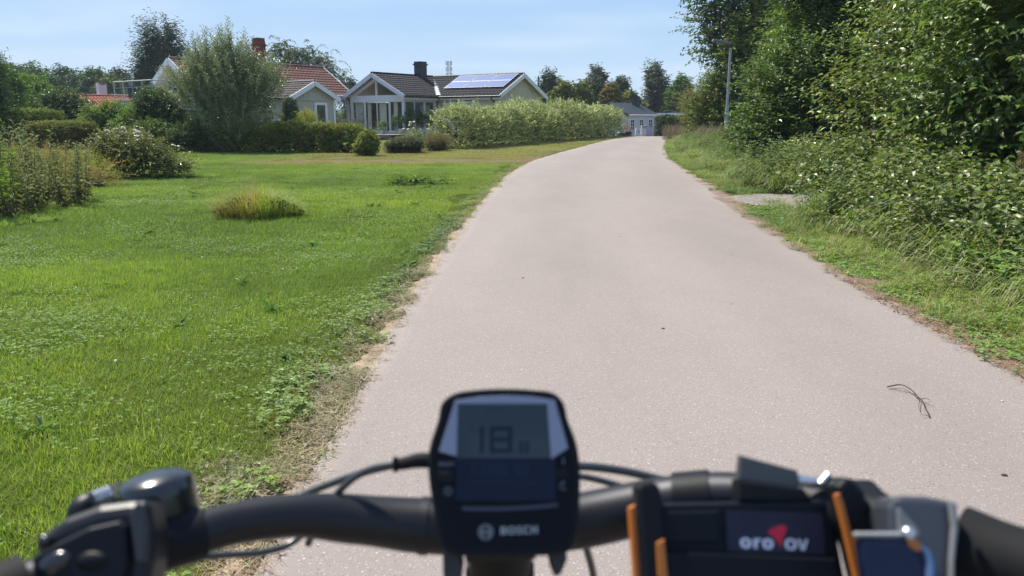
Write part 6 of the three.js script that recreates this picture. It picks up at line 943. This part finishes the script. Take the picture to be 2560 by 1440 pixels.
// display unit clipped to the handlebar
{
  const c = at(1260, 1172, 0.372), t = thing('bike_computer', 'dark bicycle display showing the speed 18 in the middle of the handlebar', 'bike display', c.toArray()), s = c.distanceTo(camera.position) * 0.98 / F, q = (x, y) => [(x - 1260) * s, (1172 - y) * s];
  t.rotation.x = -0.47;
  const outline = (k, pts) => new THREE.Shape(new THREE.CatmullRomCurve3(pts.map((p) => V((p[0] - 1260) * k * s, (1172 - p[1]) * k * s + 0, 0)), true, 'centripetal').getPoints(120).map((p) => new THREE.Vector2(p.x, p.y)));
  const O = [[1098, 1052], [1106, 1012], [1132, 990], [1190, 980], [1260, 977], [1330, 980], [1384, 988], [1406, 1010], [1416, 1052], [1434, 1100], [1443, 1150], [1444, 1210], [1438, 1290], [1430, 1345], [1410, 1366], [1340, 1373], [1260, 1375], [1180, 1374], [1126, 1368], [1108, 1345], [1096, 1290], [1082, 1220], [1076, 1170], [1078, 1120]];
  mesh('case', new THREE.ExtrudeGeometry(outline(1, O), { depth: 0.018, bevelEnabled: true, bevelSize: 0.0012, bevelThickness: 0.003, bevelSegments: 4 }).translate(0, 0, -0.0215), BK.plastic, t);
  const pg = new THREE.ShapeGeometry(outline(0.945, O)), pu = pg.attributes.uv, pp = pg.attributes.position, W2 = 200 * s; for (let i = 0; i < pu.count; i++) pu.setXY(i, pp.getX(i) / W2 / 2 + 0.5, pp.getY(i) / W2 / 2 + 0.5);
  const px = (x) => (x - 1060) * 2.56, py = (y) => (y - 972) * 2.56;
  const face = canvas(1024, 1024, (k) => {
    k.fillStyle = 'rgb(10,12,20)'; k.fillRect(0, 0, 1024, 1024);
    k.fillStyle = 'rgb(108,112,122)'; k.font = 'bold 36px sans-serif'; k.textAlign = 'center'; k.textBaseline = 'middle';
    k.fillText('RESET', px(1117), py(1161)); k.font = 'bold 60px serif'; k.fillText('i', px(1408), py(1152));
    k.lineWidth = 6; k.strokeStyle = 'rgb(108,112,122)'; k.beginPath(); k.arc(px(1122), py(1226), 17, 0, 6.29); k.stroke(); for (let i = 0; i < 8; i++) { k.beginPath(); k.moveTo(px(1122) + Math.cos(i * 0.785) * 22, py(1226) + Math.sin(i * 0.785) * 22); k.lineTo(px(1122) + Math.cos(i * 0.785) * 32, py(1226) + Math.sin(i * 0.785) * 32); k.stroke(); }
    k.beginPath(); k.arc(px(1406), py(1214), 20, 0.4, 5.2); k.stroke(); k.fillRect(px(1406) - 4, py(1214) - 34, 8, 26);
    k.fillStyle = 'rgb(70,74,84)'; k.beginPath(); k.moveTo(px(1157), py(1262)); k.quadraticCurveTo(px(1275), py(1266), px(1393), py(1254)); k.lineTo(px(1393), py(1262)); k.quadraticCurveTo(px(1275), py(1276), px(1157), py(1271)); k.fill();
    k.strokeStyle = 'rgb(150,152,158)'; k.lineWidth = 7; k.beginPath(); k.arc(px(1216), py(1322), 42, 0, 6.29); k.stroke(); k.lineWidth = 9; k.beginPath(); k.arc(px(1216) - 2, py(1322), 24, 1.9, 4.4); k.moveTo(px(1216) + 10, py(1322) + 22); k.arc(px(1216) + 2, py(1322), 24, 1.2, -1.2, true); k.moveTo(px(1216) - 16, py(1322)); k.lineTo(px(1216) + 18, py(1322)); k.stroke();
    k.fillStyle = 'rgb(165,167,172)'; k.font = 'bold 66px sans-serif'; k.save(); k.translate(px(1297), py(1318)); k.rotate(-0.03); k.scale(1.12, 1); k.fillText('BOSCH', 0, 0); k.restore();
  });
  mesh('face_plate', pg.translate(0, 0, 0.0003), phys([1, 1, 1], 0.32, 0, { map: face, specularIntensity: 0.25 }), t, 'black face plate with button symbols and maker lettering');
  mesh('silver_bezel', extr([[1098, 1130], [1136, 1004], [1200, 994], [1262, 991], [1330, 994], [1388, 1003], [1420, 1122], [1378, 1148], [1369, 1012], [1143, 1012], [1142, 1142]].map((p) => q(...p)), 0.0006, 0.0002).translate(0, 0, 0.0006), std([0.2, 0.225, 0.32], 0.4, 0.1), t);
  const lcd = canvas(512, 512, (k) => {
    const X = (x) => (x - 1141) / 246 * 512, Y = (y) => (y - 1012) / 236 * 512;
    k.fillStyle = 'rgb(56,67,74)'; k.fillRect(0, 0, 512, Y(1146)); k.fillStyle = 'rgb(18,26,46)'; k.fillRect(0, Y(1146), 512, 512);  // paler upper field has a reflection painted into its grey
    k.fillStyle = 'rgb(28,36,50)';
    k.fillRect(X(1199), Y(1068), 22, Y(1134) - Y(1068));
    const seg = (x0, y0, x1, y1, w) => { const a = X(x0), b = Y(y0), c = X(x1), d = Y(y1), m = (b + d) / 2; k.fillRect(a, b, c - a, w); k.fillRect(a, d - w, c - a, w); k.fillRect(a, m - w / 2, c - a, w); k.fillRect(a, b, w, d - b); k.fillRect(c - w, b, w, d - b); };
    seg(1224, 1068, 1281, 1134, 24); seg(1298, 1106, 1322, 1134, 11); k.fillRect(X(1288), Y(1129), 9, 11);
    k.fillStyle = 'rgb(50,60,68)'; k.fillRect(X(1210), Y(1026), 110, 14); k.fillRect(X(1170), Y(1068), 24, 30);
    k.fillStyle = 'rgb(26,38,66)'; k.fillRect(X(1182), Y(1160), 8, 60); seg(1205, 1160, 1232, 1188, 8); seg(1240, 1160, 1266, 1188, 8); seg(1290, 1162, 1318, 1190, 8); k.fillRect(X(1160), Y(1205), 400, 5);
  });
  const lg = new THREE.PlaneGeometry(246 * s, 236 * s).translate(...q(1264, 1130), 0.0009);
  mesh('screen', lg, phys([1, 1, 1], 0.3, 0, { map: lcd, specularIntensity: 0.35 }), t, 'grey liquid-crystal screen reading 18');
  mesh('button', rbox(40 * s, 26 * s, 0.0012, 0.0005, ...q(1117, 1192), 0.0006), BK.plastic, t); mesh('button', rbox(30 * s, 26 * s, 0.0012, 0.0005, ...q(1405, 1183), 0.0006), BK.plastic, t);
  mesh('mount', [rbox(300 * s, 70 * s, 0.012, 0.003, ...q(1260, 1345), -0.022), extr([[1106, 1360], [1150, 1366], [1158, 1400], [1150, 1470], [1116, 1470], [1108, 1420]].map((p) => q(...p)), 0.01, 0.002).translate(0, 0, -0.024), extr([[1366, 1366], [1414, 1360], [1418, 1390], [1402, 1425], [1386, 1432], [1376, 1410]].map((p) => q(...p)), 0.01, 0.002).translate(0, 0, -0.024)], std([0.022, 0.02, 0.02], 0.55), t);
  mesh('cable_plug', [sweep([V(...q(1080, 1150), -0.012), V(...q(1040, 1150), -0.012), V(...q(1000, 1158), -0.012), V(...q(975, 1162), -0.012)], [0.0042, 0.0042, 0.0036, 0.003], 16, 14), rbox(9 * s, 40 * s, 0.009, 0.002, ...q(982, 1160), -0.012)], BK.rubber, t);
}
// phone holder on the right half of the bar
{
  const c = at(1860, 1330, 0.356), t = thing('phone_holder', 'black phone holder with orange grips and printed label on the handlebar', 'phone holder', c.toArray()), s = c.distanceTo(camera.position) * 0.985 / F, q = (x, y) => [(x - 1860) * s, (1330 - y) * s], E2 = (pts, d, b, z) => extr(pts.map((p) => q(...p)), d, b).translate(0, 0, z);
  t.rotation.x = -0.47;
  mesh('back_plate', [E2([[1655, 1275], [1668, 1266], [2045, 1258], [2070, 1270], [2090, 1480], [1655, 1480]], 0.01, 0.002, -0.012), E2([[1668, 1285], [1800, 1282], [1800, 1350], [1668, 1352]], 0.0015, 0.0008, 0.001), E2([[1668, 1372], [2060, 1388], [2070, 1470], [1668, 1470]], 0.0018, 0.0008, 0.001)], phys([0.006, 0.008, 0.013], 0.5, 0, { specularIntensity: 0.3 }), t);
  mesh('side_clamp', E2([[1606, 1230], [1616, 1217], [1640, 1214], [1658, 1226], [1666, 1270], [1668, 1480], [1612, 1480], [1606, 1300]], 0.014, 0.003, -0.004), BK.plastic, t);
  mesh('orange_pad', E2([[1593, 1276], [1608, 1268], [1618, 1480], [1600, 1480]], 0.008, 0.0003, -0.004), BK.orange, t); mesh('orange_pad', E2([[1643, 1350], [1660, 1342], [1664, 1425], [1656, 1436], [1644, 1420]], 0.003, 0.0003, 0.0125), std([0.4, 0.12, 0.012], 0.55), t);
  mesh('side_clamp', E2([[2062, 1226], [2082, 1206], [2104, 1210], [2126, 1236], [2142, 1330], [2156, 1480], [2104, 1480], [2086, 1360], [2070, 1300]], 0.014, 0.003, -0.004), BK.plastic, t);
  mesh('orange_pad', E2([[2052, 1246], [2063, 1242], [2070, 1270], [2080, 1334], [2100, 1348], [2108, 1390], [2116, 1440], [2104, 1455], [2086, 1480], [2078, 1420], [2066, 1330]], 0.003, 0.0003, 0.0125), BK.orange, t);
  mesh('pad_bolt', new THREE.SphereGeometry(0.0036, 14, 10).scale(1.3, 0.9, 0.6).rotateZ(0.5).translate(...q(2110, 1432), 0.0165), BK.steel, t);
  const lb = canvas(512, 256, (k) => {
    k.fillStyle = 'rgb(36,38,56)'; k.fillRect(0, 0, 512, 256); k.fillStyle = 'rgb(34,36,50)'; k.fillRect(80, 24, 110, 44); k.fillRect(260, 20, 220, 50);
    k.fillStyle = 'rgb(190,40,66)'; k.beginPath(); k.moveTo(215, 130); k.quadraticCurveTo(260, 84, 306, 82); k.quadraticCurveTo(326, 100, 308, 130); k.quadraticCurveTo(290, 170, 282, 226); k.quadraticCurveTo(262, 160, 215, 130); k.fill();
    k.fillStyle = 'rgb(205,210,228)'; k.font = 'bold 112px sans-serif'; k.textBaseline = 'alphabetic'; k.fillText('oro', 66, 232); k.font = 'bold 92px sans-serif'; k.fillText('OV', 300, 232);
  });
  const lp = new THREE.PlaneGeometry(226 * s, 92 * s).rotateZ(-0.035).translate(...q(1930, 1330), 0.0016); mesh('label', lp, phys([1, 1, 1], 0.4, 0, { map: lb, specularIntensity: 0.4 }), t, 'printed label with white letters and a red mark');
  mesh('lever', [E2([[1868, 1154], [2004, 1190], [2002, 1232], [1858, 1212]], 0.004, 0.001, -0.008)], std([0.05, 0.052, 0.056], 0.5), t, 'grey clamp lever');
  mesh('lever_base', [E2([[1856, 1210], [2008, 1230], [2030, 1262], [1850, 1262]], 0.01, 0.002, -0.012)], BK.plastic, t);
  mesh('highlight_bar', [bar(V(...q(2004, 1212), -0.006), V(...q(2066, 1220), -0.006), 0.0028, 0.0028, 12), bar(V(...q(2056, 1222), -0.004), V(...q(2078, 1200), -0.004), 0.0022, 0.0022, 10)], BK.steel, t);  // steel pieces added to stand for light highlights on the handlebar
  mesh('bar_clamp', sweep([at(1690, 1252, 0.408), at(1780, 1245, 0.403)].map((p) => t.worldToLocal(p.clone())), [0.016, 0.016], 6, 20), BK.plastic, t);
}
renderer.render(scene, camera);
